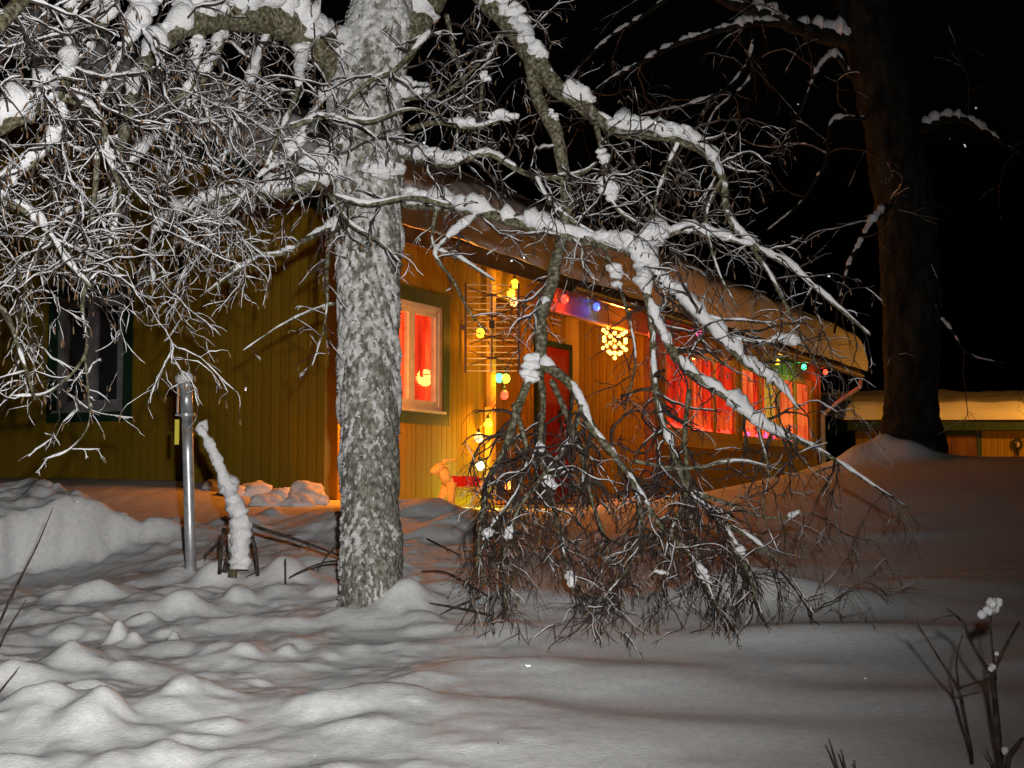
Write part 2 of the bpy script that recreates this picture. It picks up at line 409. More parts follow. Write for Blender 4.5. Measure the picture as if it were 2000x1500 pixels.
def unit_board():
    bm = bmesh.new(); bmesh.ops.create_cube(bm, size=1.0)
    me = bpy.data.meshes.new('board'); bm.to_mesh(me); bm.free(); me.materials.append(M['ochre']); return me
BOARD = unit_board()
def board(parent, c, sx, sy, sz, rz=0.0, me=BOARD, name='board'):
    o = bpy.data.objects.new(name, me); COL.objects.link(o); o.parent = parent
    o.location = c; o.scale = (sx, sy, sz); o.rotation_euler = (0, 0, rz); return o
RW = random.Random(3)
def wall(name, p0, p1, z0, top, openings=(), bw=.1, parent=house, out=1, boards=True):
    """clad wall from p0 to p1 (house coordinates); out = side of the cladding"""
    p0 = np.array(p0, float); p1 = np.array(p1, float); L = np.hypot(*(p1 - p0)); d = (p1 - p0) / L; n = np.array([d[1], -d[0]]) * out
    ang = math.atan2(d[1], d[0]); m = MB()
    us = sorted({0, L, *[o[0] for o in openings], *[o[1] for o in openings]})
    T = top if callable(top) else (lambda u: top)
    for a, b in zip(us[:-1], us[1:]):
        zs = [(z0, None)]
        for (oa, ob, oz0, oz1) in openings:
            if oa <= a + 1e-6 and ob >= b - 1e-6: zs = [(z0, oz0), (oz1, None)]
        st = max(1, int((b - a) / .5))
        for i in range(st):
            ua = a + (b - a) * i / st; ub = a + (b - a) * (i + 1) / st
            for (za, zb) in zs:
                q = [];
                for u, off in ((ua, 0), (ub, 0), (ub, -.1), (ua, -.1)):
                    w = p0 + d * u + n * off; q.append((w[0], w[1]))
                zt = [zb if zb is not None else T(u) for u in (ua, ub, ub, ua)]
                v = [(*q[j], za) for j in range(4)] + [(*q[j], zt[j]) for j in range(4)]
                m.add(v, [(0,3,2,1),(4,5,6,7),(0,1,5,4),(1,2,6,5),(2,3,7,6),(3,0,4,7)])
    w_ = m.build(name, M['ochre_back'], parent)
    if boards:
        k = int(L / bw); bw = L / k
        for i in range(k):
            u = (i + .5) * bw; zs = [(z0, T(u) - .004)]
            for (oa, ob, oz0, oz1) in openings:
                if oa < u < ob: zs = [(z0, oz0), (oz1, T(u) - .004)]
            off = .011 + RW.uniform(-.002, .002)
            c = p0 + d * u + n * off
            for za, zb in zs:
                if zb - za > .02: board(w_, (c[0], c[1], (za + zb) / 2), bw - .009, .022, zb - za, ang)
    return w_
PIT = math.tan(math.radians(25)); RIDGE = 3.5; WT = 2.62
def gable(u): return WT + PIT * (u if u < RIDGE else 2 * RIDGE - u)
wl_a = loc(108, 800, 0); 
def loc_g(x, y):
    """pixel ray met with the gable plane s=0 -> (t inwards, z)"""
    r = ray(x, y); o = -HO[:2]; k = (0 - o @ HX) / (r[:2] @ HX); p = o + r[:2] * k
    return p @ HN, EYE + r[2] * k - FLOOR
ga = loc_g(243, 800); gb = loc_g(112, 800); gt = loc_g(240, 575)
GW = (ga[0], gb[0], ga[1], gt[1])                   # left facade window t0,t1,z0,z1
W1 = (.72, 1.84, .90, 1.94)
W2 = (8.05, 11.25, .93, 2.18); W3 = (11.4, 15.6, .93, 2.18)
gw = wall('gable_wall', (0, 0), (0, 2 * RIDGE), -.9, gable, [GW], out=-1)
fw = wall('porch_side_wall', (0, 0), (2.85, 0), -.9, WT - .02, [W1])
REC = 1.2; S0, S1, S2 = 2.85, 7.6, 15.95
bw_ = wall('porch_back_wall', (S0, REC), (S1, REC), -.2, WT - .1, [])
rw_ = wall('porch_return_wall', (S1, REC), (S1, 0), -.2, WT - .1, [])
vw = wall('veranda_wall', (S1 + .02, 0), (S2, 0), -.9, WT - .02, [(w[0] - S1 - .02, w[1] - S1 - .02, w[2], w[3]) for w in (W2, W3)], bw=.13)
m = MB(); m.box((S0 - .1, .0, -.9), (S0, REC + .1, WT - .12)); m.build('porch_near_return', M['ochre_back'], house)
m = MB(); m.box((S2 - .1, .1, -.9), (S2, 7.0, WT + .3)); m.build('far_gable_wall', M['brownpaint'], house)
m = MB(); m.box((S0, .0, -.9), (S1, REC, -.012)); m.build('porch_floor_base', M['darkwood'], house)
# porch deck boards
deck = MB(); deck.box((S0 + .002, .004, -.011), (S1 - .03, REC - .03, -.006)); deck = deck.build('porch_deck', M['darkwood'], house)
for i in range(11):
    board(deck, ((S0 + S1) / 2, .03 + i * .108, .012), S1 - S0 - .06, .1, .03, name='plank').data = BOARD
m = MB(); m.box((S0 - .7, -.34, -.55), (S1 - .2, -.005, -.02)); st = m.build('porch_step', M['yellowwood'], house)
m = MB(); m.box((S0, .015, WT - .1), (S1, REC + .1, WT - .07)); m.build('porch_ceiling', M['darkwood'], house)
# corner boards, post, header
for nm, lo, hi, mt in (('corner_board', (-.055, -.045, -.9), (.075, -.02, WT - .04), 'yellowwood'), ('corner_board', (-.045, -.019, -.9), (-.022, .1, WT - .04), 'yellowwood'),
                       ('porch_post', (S0 - .07, -.07, -.2), (S0 + .055, .055, WT - .1), 'yellowwood'),
                       ('porch_post', (S0 - .16, -.11, -.2), (S0 - .085, -.05, 1.0), 'yellowwood'),
                       ('corner_board', (S1 - .02, -.045, -.5), (S1 + .14, -.022, WT - .08), 'brownpaint'),
                       ('corner_board', (S1 - .045, -.022, -.5), (S1 - .023, .10, WT - .1), 'brownpaint'),
                       ('corner_board', (S1 - .05, REC - .14, 0), (S1 - .023, REC - .03, WT - .1), 'yellowwood'),
                       ('corner_board', (S1 - .2, REC - .05, 0), (S1 - .051, REC - .025, WT - .1), 'yellowwood'),
                       ('corner_board', (S2 - .1, -.05, -.9), (S2 + .05, -.023, WT - .1), 'brownpaint'),
                       ('header_beam', (S0 + .056, -.05, 2.2), (S1 - .03, .05, WT - .11), 'ochre'),
                       ('trim_strip', (S0 + .06, -.066, 2.19), (S1 - .03, -.051, 2.215), 'yellowwood')):
    m = MB(); m.box(lo, hi); m.build(nm, M[mt], house)

# windows ----------------------------------------------------------------
def P2(frame, a, z, o):
    """point on a wall frame: frame = (origin, dir, outward normal)"""
    p = frame[0] + frame[1] * a + frame[2] * o
    return (p[0], p[1], z)
def fbox(m, fr, a0, a1, z0, z1, o0, o1):
    v = [P2(fr, a, z, o) for z in (z0, z1) for (a, o) in ((a0, o0), (a1, o0), (a1, o1), (a0, o1))]
    m.add(v, [(0,3,2,1),(4,5,6,7),(0,1,5,4),(1,2,6,5),(2,3,7,6),(3,0,4,7)])
def window(fr, a0, a1, z0, z1, sashes, frame_mat='white', surround='green', sw=.13, curtain=None, sill_snow=False, depth=.5):
    w = MB()
    fbox(w, fr, a0, a1, z0, z0 + .05, -.06, .012); fbox(w, fr, a0, a1, z1 - .05, z1, -.06, .012)
    fbox(w, fr, a0, a0 + .045, z0 + .05, z1 - .05, -.06, .012); fbox(w, fr, a1 - .045, a1, z0 + .05, z1 - .05, -.06, .012)
    wo = w.build('window', M[frame_mat], house)
    if surround:
        m = MB(); fbox(m, fr, a0 - sw, a0, z0 - sw, z1 + sw, -.01, .034); m.build('trim', M[surround], wo)
        m = MB(); fbox(m, fr, a1, a1 + sw, z0 - sw, z1 + sw, -.01, .034); m.build('trim', M[surround], wo)
        m = MB(); fbox(m, fr, a0, a1, z1, z1 + sw, -.01, .034); m.build('trim', M[surround], wo)
        m = MB(); fbox(m, fr, a0, a1, z0 - sw, z0, -.01, .034); m.build('trim', M[surround], wo)
    m = MB(); fbox(m, fr, a0 - .02, a1 + .02, z0 - .018, z0 + .006, .013, .06); m.build('sill', M[frame_mat], wo)
    n = sashes; aw = (a1 - a0 - .09) / n
    for i in range(n):
        b0 = a0 + .045 + i * aw + .004; b1 = b0 + aw - .008; t = .05
        s = MB()
        fbox(s, fr, b0, b0 + t, z0 + .052, z1 - .052, -.05, .002); fbox(s, fr, b1 - t, b1, z0 + .052, z1 - .052, -.05, .002)
        fbox(s, fr, b0 + t, b1 - t, z0 + .052, z0 + .052 + t, -.05, .002); fbox(s, fr, b0 + t, b1 - t, z1 - .052 - t, z1 - .052, -.05, .002)
        s.build('sash', M[frame_mat], wo)
        g = MB(); fbox(g, fr, b0 + t, b1 - t, z0 + .052 + t, z1 - .052 - t, -.028, -.022); g.build('pane', M['glass'], wo)
    # the room behind
    r = MB(); A0, A1, Z0, Z1 = a0 - .1, a1 + .35, z0 - .1, z1 + .1
    fbox(r, fr, A0, A1, Z0, Z1, -depth - .02, -depth); fbox(r, fr, A0 - .02, A0, Z0, Z1, -depth, -.101); fbox(r, fr, A1, A1 + .02, Z0, Z1, -depth, -.101)
    fbox(r, fr, A0, A1, Z0 - .02, Z0, -depth, -.101); fbox(r, fr, A0, A1, Z1, Z1 + .02, -depth, -.101)
    r.build('room_box', M['room'], wo)
    if curtain:
        for (c0, c1, cm) in curtain:
            k = max(8, int((c1 - c0) / .02)); v = []; f = []
            for i in range(k + 1):
                a = c0 + (c1 - c0) * i / k
                o = -.10 + .02 * math.sin(a * 58) + .012 * math.sin(a * 133 + 1)
                v += [P2(fr, a, z0 - .05, o), P2(fr, a, z1 + .05, o)]
            for i in range(k): f.append((2 * i, 2 * i + 2, 2 * i + 3, 2 * i + 1))
            cm_ = MB(); cm_.add(v, f); cm_.build('curtain', M[cm], wo, smooth=True)
    return wo
E2 = np.array
fr_front = (E2([0., 0.]), E2([1., 0.]), E2([0., -1.]))
fr_gable = (E2([0., 0.]), E2([0., 1.]), E2([-1., 0.]))
fr_return = (E2([S1, REC]), E2([0., -1.]), E2([-1., 0.]))
fr_back = (E2([S0, REC]), E2([1., 0.]), E2([0., -1.]))
window(fr_gable, *GW, 2, 'white_dimmed', sw=.11)
w1 = window(fr_front, *W1, 2, curtain=[(.66, 1.16, 'curtain'), (1.20, 1.34, 'curtain_pale'), (1.36, 1.66, 'curtain'), (1.66, 2.1, 'curtain_pale')])
w2 = window(fr_front, *W2, 3, 'yellowwood', None, curtain=[(8.0, 8.35, 'curtain_pale'), (8.35, 9.5, 'curtain'), (9.5, 9.8, 'curtain_pale'), (9.8, 11.5, 'curtain')])
w3 = window(fr_front, *W3, 4, 'yellowwood', None, curtain=[(11.3, 12.3, 'curtain_pale'), (12.3, 12.9, 'curtain'), (12.95, 13.5, 'goldglow'), (13.55, 14.4, 'curtain_pale'), (14.4, 15.9, 'curtain_pale')])
m = MB(); m.box((W2[0] - .1, -.05, W2[2] - .16), (W2[1] + .1, -.024, W2[2] - .02)); m.build('trim_board', M['yellowwood'], house)
m = MB(); m.box((W3[0] - .1, -.05, W3[2] - .16), (W3[1] + .1, -.024, W3[2] - .02)); m.build('trim_board', M['brownpaint'], house)

# door in the porch --------------------------------------------------------
d0, d1 = loc(1042, 900, REC)[0], loc(1108, 900, REC)[0]
door = MB(); fbox(door, fr_back, d0 - S0 + .06, d1 - S0 - .06, .02, 2.06, .024, .06); door = door.build('door', M['red'], house)
for (a0, a1, z0, z1, o0, o1, mt, nm) in ((d0 - S0 - .03, d0 - S0 + .05, .02, 2.14, .024, .07, 'green', 'frame'), (d1 - S0 - .05, d1 - S0 + .03, .02, 2.14, .024, .07, 'green', 'frame'), (d0 - S0 + .05, d1 - S0 - .05, 2.07, 2.14, .024, .07, 'green', 'frame'),
        (d0 - S0 + .2, d1 - S0 - .2, .18, .86, .06, .07, 'red', 'panel'), (d0 - S0 + .2, d1 - S0 - .2, 1.0, 1.2, .06, .07, 'red', 'panel'), (d0 - S0 + .18, d1 - S0 - .18, 1.3, 1.95, .06, .068, 'doorpane', 'pane'), (d0 - S0 + .09, d0 - S0 + .12, .95, 1.1, .06, .09, 'galv', 'handle')):
    m = MB(); fbox(m, fr_back, a0, a1, z0, z1, o0, o1); m.build(nm, M[mt], door)

# roof ----------------------------------------------------------------------
OV, RK = .6, .45; SA, SB = -RK, S2 + .75
def roofz(d): return WT + PIT * (d if d < RIDGE else 2 * RIDGE - d)
m = MB()
for (da, db) in ((-OV, RIDGE), (RIDGE, 2 * RIDGE + OV)):
    za, zb = roofz(da), roofz(db); t = .13
    v = [(SA, da, za), (SB, da, za), (SB, db, zb), (SA, db, zb), (SA, da, za + t), (SB, da, za + t), (SB, db, zb + t), (SA, db, zb + t)]
    m.add(v, [(0,3,2,1),(4,5,6,7),(0,1,5,4),(1,2,6,5),(2,3,7,6),(3,0,4,7)])
roof = m.build('roof', M['darkwood'], house)
m = MB(); m.box((SA - .02, -OV - .025, roofz(-OV) - .05), (SB + .02, -OV - .002, roofz(-OV) + .1)); m.build('fascia_board', M['darkwood'], roof)
m = MB()
for (da, db) in ((-OV, RIDGE), (RIDGE, 2 * RIDGE + OV)):
    za, zb = roofz(da), roofz(db)
    v = [(SA - .025, da, za - .06), (SA - .002, da, za - .06), (SA - .002, db, zb - .06), (SA - .025, db, zb - .06), (SA - .025, da, za + .11), (SA - .002, da, za + .11), (SA - .002, db, zb + .11), (SA - .025, db, zb + .11)]
    m.add(v, [(0,3,2,1),(4,5,6,7),(0,1,5,4),(1,2,6,5),(2,3,7,6),(3,0,4,7)])
m.build('rake_board', M['green'], roof)
# snow on the roof: rounded slab
def slab(s0, s1, d0, d1, zf, T, R, name, parent, seed, ns=150, nd=70):
    def ax(a, b, n, st):
        t = np.linspace(0, 1, n); e = np.concatenate([a + R * (1 - np.cos(np.linspace(0, math.pi / 2, 12)))[:-1], np.linspace(a + R, b - R, n), (b - R * (1 - np.cos(np.linspace(0, math.pi / 2, 12))))[::-1][1:]])
        return e
    S = ax(s0, s1, ns, 0); D = ax(d0, d1, nd, 0)
    A, B = np.meshgrid(S, D)
    e = np.minimum(np.minimum(A - s0, s1 - A), np.minimum(B - d0, d1 - B)); e = np.clip(e / R, 0, 1)
    th = T * np.sqrt(np.clip(1 - (1 - e) ** 2.4, 0, 1)) * (1 + .35 * fbm(A * .8, B * .8, seed, 3)) + .06 * fbm(A * 3, B * 3, seed + 5, 3) * e
    base = np.vectorize(zf)(B)
    bulge = 1 + 0 * A
    k = len(S); n = len(D)
    wob = .20 * fbm(A * 1.3, B * 1.3, seed + 9, 4) * (1 - e) + .05 * fbm(th * 9, A * .6, seed + 11, 3) * smooth(1, .6, e)
    v = np.stack([A + .06 * fbm(th * 8, B * 1.5, seed + 13, 3) * (1 - e), B + wob, base + np.maximum(th, 0.0)], -1).reshape(-1, 3)
    vb = np.stack([A, B + wob, base - .002], -1).reshape(-1, 3)
    i = np.arange(k * n).reshape(n, k)
    q = np.stack([i[:-1, :-1], i[:-1, 1:], i[1:, 1:], i[1:, :-1]], -1).reshape(-1, 4)
    faces = q.tolist() + (q[:, ::-1] + k * n).tolist()
    for r in (i[0], i[:, -1], i[-1][::-1], i[:, 0][::-1]):
        for a, b in zip(r[:-1], r[1:]): faces.append((a, a + k * n, b + k * n, b))
    m = MB(); m.add(np.vstack([v, vb]), faces)
    return m.build(name, M['snow'], parent, smooth=True)
slab(SA - .1, SB + .1, -OV - .12, 2 * RIDGE + OV, lambda d: roofz(d) + .135, .60, .2, 'roof_snow', roof, 51)
# gutter and downpipe
gp = [loc(900, 470, -OV - .08)]
m = MB(); zz = roofz(-OV) - .02
ang = np.linspace(math.pi, 2 * math.pi, 8); prof = [(.06 * math.cos(a), .06 * math.sin(a)) for a in ang] + [(.052 * math.cos(a), .052 * math.sin(a)) for a in ang[::-1]]
v = [(s, -OV - .09 + p[0], zz + p[1]) for s in (S0 + .6, SB - .2) for p in prof]; k = len(prof)
m.add(v, [(j, (j + 1) % k, k + (j + 1) % k, k + j) for j in range(k)] + [tuple(range(k - 1, -1, -1)), tuple(range(k, 2 * k))])
gut = m.build('gutter', M['gutter'], roof)
m = MB(); m.tube([(SB - .25, -OV - .09, zz - .05), (SB - .25, -OV - .07, zz - .22), (SB - .45, -.3, zz - .5), (S2 - .02, -.1, zz - .75), (S2 - .02, -.1, -.6)], .04, 8); m.build('downpipe', M['white'], gut, smooth=True)

# wall lantern (unlit) on the gable
lt = loc_g(360, 520); lan = empty('wall_lantern', h2w((-.03, lt[0], lt[1])), ANG)
tag(lan, 'dark unlit wall lantern on the ochre gable wall, under the branches', 'lantern')
m = MB(); m.box((-.005, -.05, -.17), (.01, .05, .12)); m.build('backplate', M['black'], lan)
m = MB(); m.tube([(0, 0, .06), (-.06, 0, .12), (-.13, 0, .1)], .009, 6); m.build('arm', M['black'], lan)
m = MB(); m.lathe([(.012, .1), (.075, .03), (.07, .02), (.05, .02)][::-1], (-.13, 0, 0)); m.build('cap', M['black'], lan)
m = MB(); m.lathe([(.03, -.15), (.052, .019)], (-.13, 0, 0), 8); m.build('globe', M['glass'], lan)

# ------------------------------------------------------------------ lights on the house
def point(parent, p, col, e, r=.03, name='bulb_light'):
    d = bpy.data.lights.new(name, 'POINT'); d.energy = e; d.color = col; d.shadow_soft_size = r
    o = bpy.data.objects.new(name, d); COL.objects.link(o); o.location = p
    if parent: o.parent = parent
    return o
BR = .034
bv = MB(); bv.lathe([(r * 1.25, z * 1.15) for r, z in ((.004, -.05), (.02, -.044), (.032, -.022), (.034, 0), (.028, .022), (.015, .034))] + [(.013, .045)], sides=10)
BMESH = bv.build('bulb', None).data; bpy.data.objects.remove(bpy.data.objects['bulb'])
BM_ = {}
for k in BULB:
    BM_[k] = BMESH.copy(); BM_[k].materials.clear(); BM_[k].materials.append(M['bulb_' + k]); BM_[k].polygons.foreach_set('use_smooth', [True] * len(BM_[k].polygons))
sk = MB(); sk.lathe([(.016, .04), (.017, .075), (.008, .085)], sides=8); SOCK = sk.build('socket', M['black']).data; bpy.data.objects.remove(bpy.data.objects['socket'])
def string(name, label, items, E):
    """items: (x, y, plane depth d, colour, light energy factor)"""
    root = empty(name, (HO[0], HO[1], FLOOR), ANG); tag(root, label, 'string lights', 'coloured bulb strings on the house')
    pts = []
    for (x, y, d, c, e) in items:
        p = loc(x, y, d); b = bpy.data.objects.new('bulb', BM_[c]); COL.objects.link(b); b.parent = root; b.location = p
        s = bpy.data.objects.new('socket', SOCK); COL.objects.link(s); s.parent = b
        if e > 0: point(root, (p[0], p[1] - .05, p[2] - .03), ((1, .34, .012) if c == 'yellow' else BULB[c]), E * e * 1.5, .035)
        pts.append(p + np.array([0, 0, .085]))
    cur = []
    for a, b in zip(pts[:-1], pts[1:]):
        for t in np.linspace(0, 1, 9)[:-1]: cur.append(a + (b - a) * t + np.array([0, 0, -.06 * 4 * t * (1 - t) * min(1, np.linalg.norm(b - a))]))
    cur.append(pts[-1])
    m = MB(); m.tube(cur, .006, 5); m.build('cable', M['cable'], root)
    return root
string('string_lights', 'string of yellow, green, red and white bulbs wound down the porch post', [
    (1005, 553, -.16, 'yellow', 1.6), (998, 571, -.14, 'yellow', 1.2), (1003, 588, -.13, 'warm', .8), (938, 649, -.15, 'yellow', 1.3), (988, 738, -.12, 'lime', .9), (975, 737, -.05, 'green', 0), (985, 770, -.12, 'red', .8),
    (953, 826, -.15, 'yellow', 3.5), (935, 853, -.22, 'warm', 1.3), (937, 908, -.22, 'white', .8), (992, 946, -.1, 'orange', 1.0), (935, 960, -.24, 'lime', 2.0)], 4.5)
string('string_lights', 'string of red, blue, green and yellow bulbs hanging along the snowy eave', [
    (1103, 583, -.1, 'red', 1.4), (1165, 598, -.1, 'blue', 1.6), (1272, 652, -.25, 'red', 1.2), (1365, 650, -.35, 'pink', 1.4), (1440, 690, -.3, 'orange', 1.5), (1518, 706, -.3, 'yellow', 1.4), (1570, 716, -.3, 'green', 1.6), (1612, 726, -.2, 'red', 1.6)], 4.0)
# shining star-flake ornament in the porch opening
sp = loc(1200, 664, .04)
star = empty('light_ornament', h2w(sp), ANG - math.radians(30)); tag(star, 'glowing warm white snowflake lamp hanging in the porch opening', 'lamp')
fr_ = MB(); dots = [(0, 0, 0)]
for a in range(6):
    an = math.radians(60 * a + 30); c_, s_ = math.cos(an), math.sin(an)
    fr_.tube([(0, 0, 0), (.19 * c_, 0, .21 * s_)], .004, 5)
    for r in (.08, .15, .205): dots.append((r * c_, -.006, r * 1.12 * s_))
    for sg in (-1, 1):
        bn = an + sg * .42; dots.append((.17 * math.cos(bn), -.012, .19 * math.sin(bn))); fr_.tube([(.1 * c_, 0, .11 * s_), (.17 * math.cos(bn), 0, .19 * math.sin(bn))], .003, 5)
fr_.tube([(0, 0, .2), (0, 0, .42)], .003, 4); fr_.build('wire_frame', M['steel_dark'], star)
bmd = bpy.data.meshes.new('bulb'); _b = bmesh.new(); bmesh.ops.create_icosphere(_b, subdivisions=2, radius=.026); _b.to_mesh(bmd); _b.free()
M['star_bulb'] = emis('star_bulb', (1, .42, .07), 8); bmd.materials.append(M['star_bulb'])
for d in dots:
    o = bpy.data.objects.new('bulb', bmd); COL.objects.link(o); o.parent = star; o.location = d
point(star, (.0, -.10, 0), (1, .27, .03), 105, .12, 'star_light')
# candle lamp in the near window and red lights on the veranda sill
cl = loc(784, 706, .16); can = empty('window_candle_lamp', h2w((cl[0], .11, .93)), ANG); tag(can, 'small lit lamp standing inside the red curtained window beside the trunk', 'lamp')
m = MB(); m.lathe([(.05, 0), (.05, .015), (.012, .03), (.012, cl[2] - .93 - .06)], sides=10); m.build('stand', M['yellowwood'], can)
m = MB(); m.lathe([(.02, -.07), (.045, -.02), (.04, .03), (.015, .07)], (0, 0, cl[2] - .93), 10); m.build('bulb', M['star_bulb'], can)
gar = empty('sill_lights', h2w((W3[0], .07, W3[2] + .07)), ANG); tag(gar, 'row of red glowing lights along the sill of the far veranda window', 'string lights')
rr = random.Random(8); cur = []
for i in range(34):
    p = (.1 + i * .113, rr.uniform(-.008, .008), rr.uniform(.0, .14)); cur.append(p)
    o = bpy.data.objects.new('bulb', BM_['red' if i % 4 else 'pink']); COL.objects.link(o); o.parent = gar; o.location = p
m = MB(); m.tube(cur, .004, 4); m.build('cable', M['cable'], gar)
gar = empty('sill_lights', h2w((W2[0], .07, W2[2] + .07)), ANG); tag(gar, 'row of red glowing lights along the sill of the near veranda window', 'string lights')
cur = []
for i in range(26):
    p = (.15 + i * .113, rr.uniform(-.008, .008), rr.uniform(.0, .06)); cur.append(p)
    o = bpy.data.objects.new('bulb', BM_['red']); COL.objects.link(o); o.parent = gar; o.location = p
m = MB(); m.tube(cur, .004, 4); m.build('cable', M['cable'], gar)

# wreath on the door
wp = (loc(1088, 815, REC)); wr = empty('door_wreath', h2w((wp[0], REC - .1, wp[2])), ANG); tag(wr, 'dark wreath hanging on the red porch door', 'wreath')
R7 = np.random.RandomState(7); m = MB()
for i in range(160):
    a = R7.uniform(0, 6.283); c = np.array([.13 * math.cos(a), 0, .13 * math.sin(a)]); d = R7.normal(0, 1, 3); d /= np.linalg.norm(d)
    m.tube([c, c + d * .05], [.007, .002], 4)
m.build('greens', M['wreath'], wr)
m = MB(); m.blob((0, -.03, -.13), .045, R7, amp=.3); m.build('bow', M['redcloth'], wr, smooth=True)

# ------------------------------------------------------------------ TV aerial on the porch post
ap = loc(961, 640, -.30); ae = empty('tv_aerial', h2w(ap), 0.0); tag(ae, 'grid television aerial with bow-tie elements mounted on the porch post', 'aerial')
aw, ah = .27, .45
m = MB(); m.tube([(-.012, 0, -ah), (-.012, 0, ah)], .011, 6); m.build('mast_bar', M['aluminium'], ae)
for sx in (-1, 1):
    m = MB(); m.box((sx * aw - .011, -.012, -ah - .01), (sx * aw + .011, .012, ah + .01)); m.build('side_bar', M['steel_dark'], ae)
rod = MB(); rod.tube([(-aw, 0, 0), (aw, 0, 0)], .0055, 5); rod = rod.build('rod', M['aluminium'], ae); rod.location = (0, .012, -ah + .01)
for i in range(1, 15):
    o = rod.copy(); COL.objects.link(o); o.location = (0, .012, -ah + .01 + i * (2 * ah - .02) / 14)
for i in range(4):
    zc = -.32 + i * .213; m = MB()
    for sx in (-1, 1):
        for sz in (-1, 1): m.tube([(sx * .02, -.11, zc), (sx * .23, -.12, zc + sz * .075)], .0055, 5)
    m.box((-.05, -.125, zc - .012), (.05, -.1, zc + .012)); m.build('bow_tie', M['steel_dark'], ae)
m = MB(); m.box((-.028, -.14, -.02), (.028, -.08, .06)); m.build('junction_box', M['black'], ae)
m = MB(); m.tube([(.0, -.1, -.34), (.0, -.1, .34)], .008, 5); m.build('feed_line', M['steel_dark'], ae)
m = MB(); m.box((-aw - .075, -.02, -.02), (-aw - .012, .02, .03)); m.tube([(-aw - .05, 0, .03), (-aw - .045, 0, .06), (-aw - .03, 0, .075)], .006, 5); m.build('clamp', M['steel_dark'], ae)
m = MB(); pp = (h2w((S0, -.06, ap[2])) - h2w(ap)); m.tube([(0, .01, 0), tuple(pp)], .016, 6); m.build('bracket', M['steel_dark'], ae)

# ------------------------------------------------------------------ straw goat with a red cloth on the porch step
gp = loc(905, 978, -.42); goat = empty('straw_goat', h2w((gp[0], gp[1], -.018)), ANG + math.radians(-42)); goat.scale = (1.05, 1.25, .82); tag(goat, 'straw Christmas goat with a red cloth on its back standing at the porch step', 'straw goat')
def tubes(name, lst, mt, parent, sides=10, sm=True):
    m = MB()
    for pts, rad in lst: m.tube(pts, rad, sides)
    return m.build(name, M[mt], parent, smooth=sm)
tubes('body', [([(-.17, 0, .25), (-.13, 0, .27), (0, 0, .265), (.14, 0, .27), (.19, 0, .25)], [.045, .075, .065, .075, .05])], 'straw', goat)
tubes('neck', [([(-.13, 0, .27), (-.18, 0, .35), (-.215, 0, .42)], [.065, .056, .052])], 'straw', goat)
tubes('head', [([(-.195, 0, .45), (-.225, 0, .445), (-.275, 0, .40), (-.30, 0, .375)], [.04, .058, .046, .028])], 'straw', goat)
for s in (-1, 1):
    tubes('horn', [([(-.2, s * .02, .48), (-.17, s * .035, .53), (-.11, s * .045, .54), (-.07, s * .05, .50)], [.016, .014, .011, .006])], 'straw', goat)
    tubes('ear', [([(-.2, s * .04, .46), (-.18, s * .09, .455)], [.014, .006])], 'straw', goat, 6)
    tubes('leg', [([(-.13, s * .045, .27), (-.155 - .02 * s, s * .05, .12), (-.17 - .04 * s, s * .05, .0)], [.05, .038, .034])], 'straw', goat)
    tubes('leg', [([(.14, s * .045, .27), (.165 - .02 * s, s * .05, .12), (.17 - .04 * s, s * .05, .0)], [.055, .038, .034])], 'straw', goat)
tubes('tail', [([(.18, 0, .27), (.23, 0, .33)], [.02, .008])], 'straw', goat, 6)
m = MB(); v = []; f = []
for i in range(9):
    x = -.13 + .26 * i / 8
    for j in range(9):
        a = math.radians(-100 + 200 * j / 8); v.append((x, .082 * math.sin(a), .268 + .082 * math.cos(a) - (.03 if abs(a) > 1.4 else 0)))
for i in range(8):
    for j in range(8): f.append((i * 9 + j, i * 9 + j + 1, (i + 1) * 9 + j + 1, (i + 1) * 9 + j))
m.add(v, f); cl_ = m.build('blanket', M['redcloth'], goat, smooth=True)
for x0 in (-.11, -.02, .07):
    m = MB(); m.box((x0, -.035, .349), (x0 + .04, .035, .353)); m.build('stripe', M['whitecloth'], cl_)

# ------------------------------------------------------------------ neighbouring building far right
FZ = 35.0; n0 = px(1655, 822, FZ); n1 = px(2400, 822, FZ)
nb = empty('neighbour_building', (n0[0], FZ, 1.2)); tag(nb, 'low ochre outbuilding with thick roof snow beyond the dark tree', 'building')
L_ = n1[0] - n0[0]; ez = n0[2] - 1.2
nwall = wall('wall', (.3, .5), (L_, .5), -.6, ez - .02, [], bw=.16, parent=nb)
m = MB(); m.box((0, 0, ez - .22), (L_ + .3, 5, ez - .02)); m.build('eave', M['green'], nb)
m = MB(); m.box((0, 0, ez - .015), (L_ + .3, 6, ez + .02)); rf = m.build('roof', M['darkwood'], nb)
slab(-.1, L_ + .4, -.12, 6, lambda d: ez + .025 + .12 * max(0, d), .40, .3, 'roof_snow', rf, 77, 60, 20)
def npx(x, y): p = px(x, y, FZ + .5); return p[0] - n0[0], p[2] - 1.2
xa, za = npx(1848, 851); xb, _ = npx(1906, 851)
m = MB(); m.box((xa, .44, -.6), (xb, .478, za)); dr = m.build('door', M['brownpaint'], nb)
for (a, b, c, d) in ((xa - .12, xa, -.6, za + .12), (xb, xb + .12, -.6, za + .12), (xa, xb, za, za + .12)):
    m = MB(); m.box((a, .43, c), (b, .478, d)); m.build('frame', M['green'], dr)
m = MB(); m.box((xa + .1, .425, -.2), (xb - .1, .44, za - .15)); m.build('panel', M['brownpaint'], dr)
xa, za = npx(1985, 868); nl = empty('wall_lamp', (n0[0] + xa, FZ + .45, 1.2 + za)); tag(nl, 'dark wreath-ringed wall lamp on the outbuilding at the right edge', 'lamp')
m = MB()
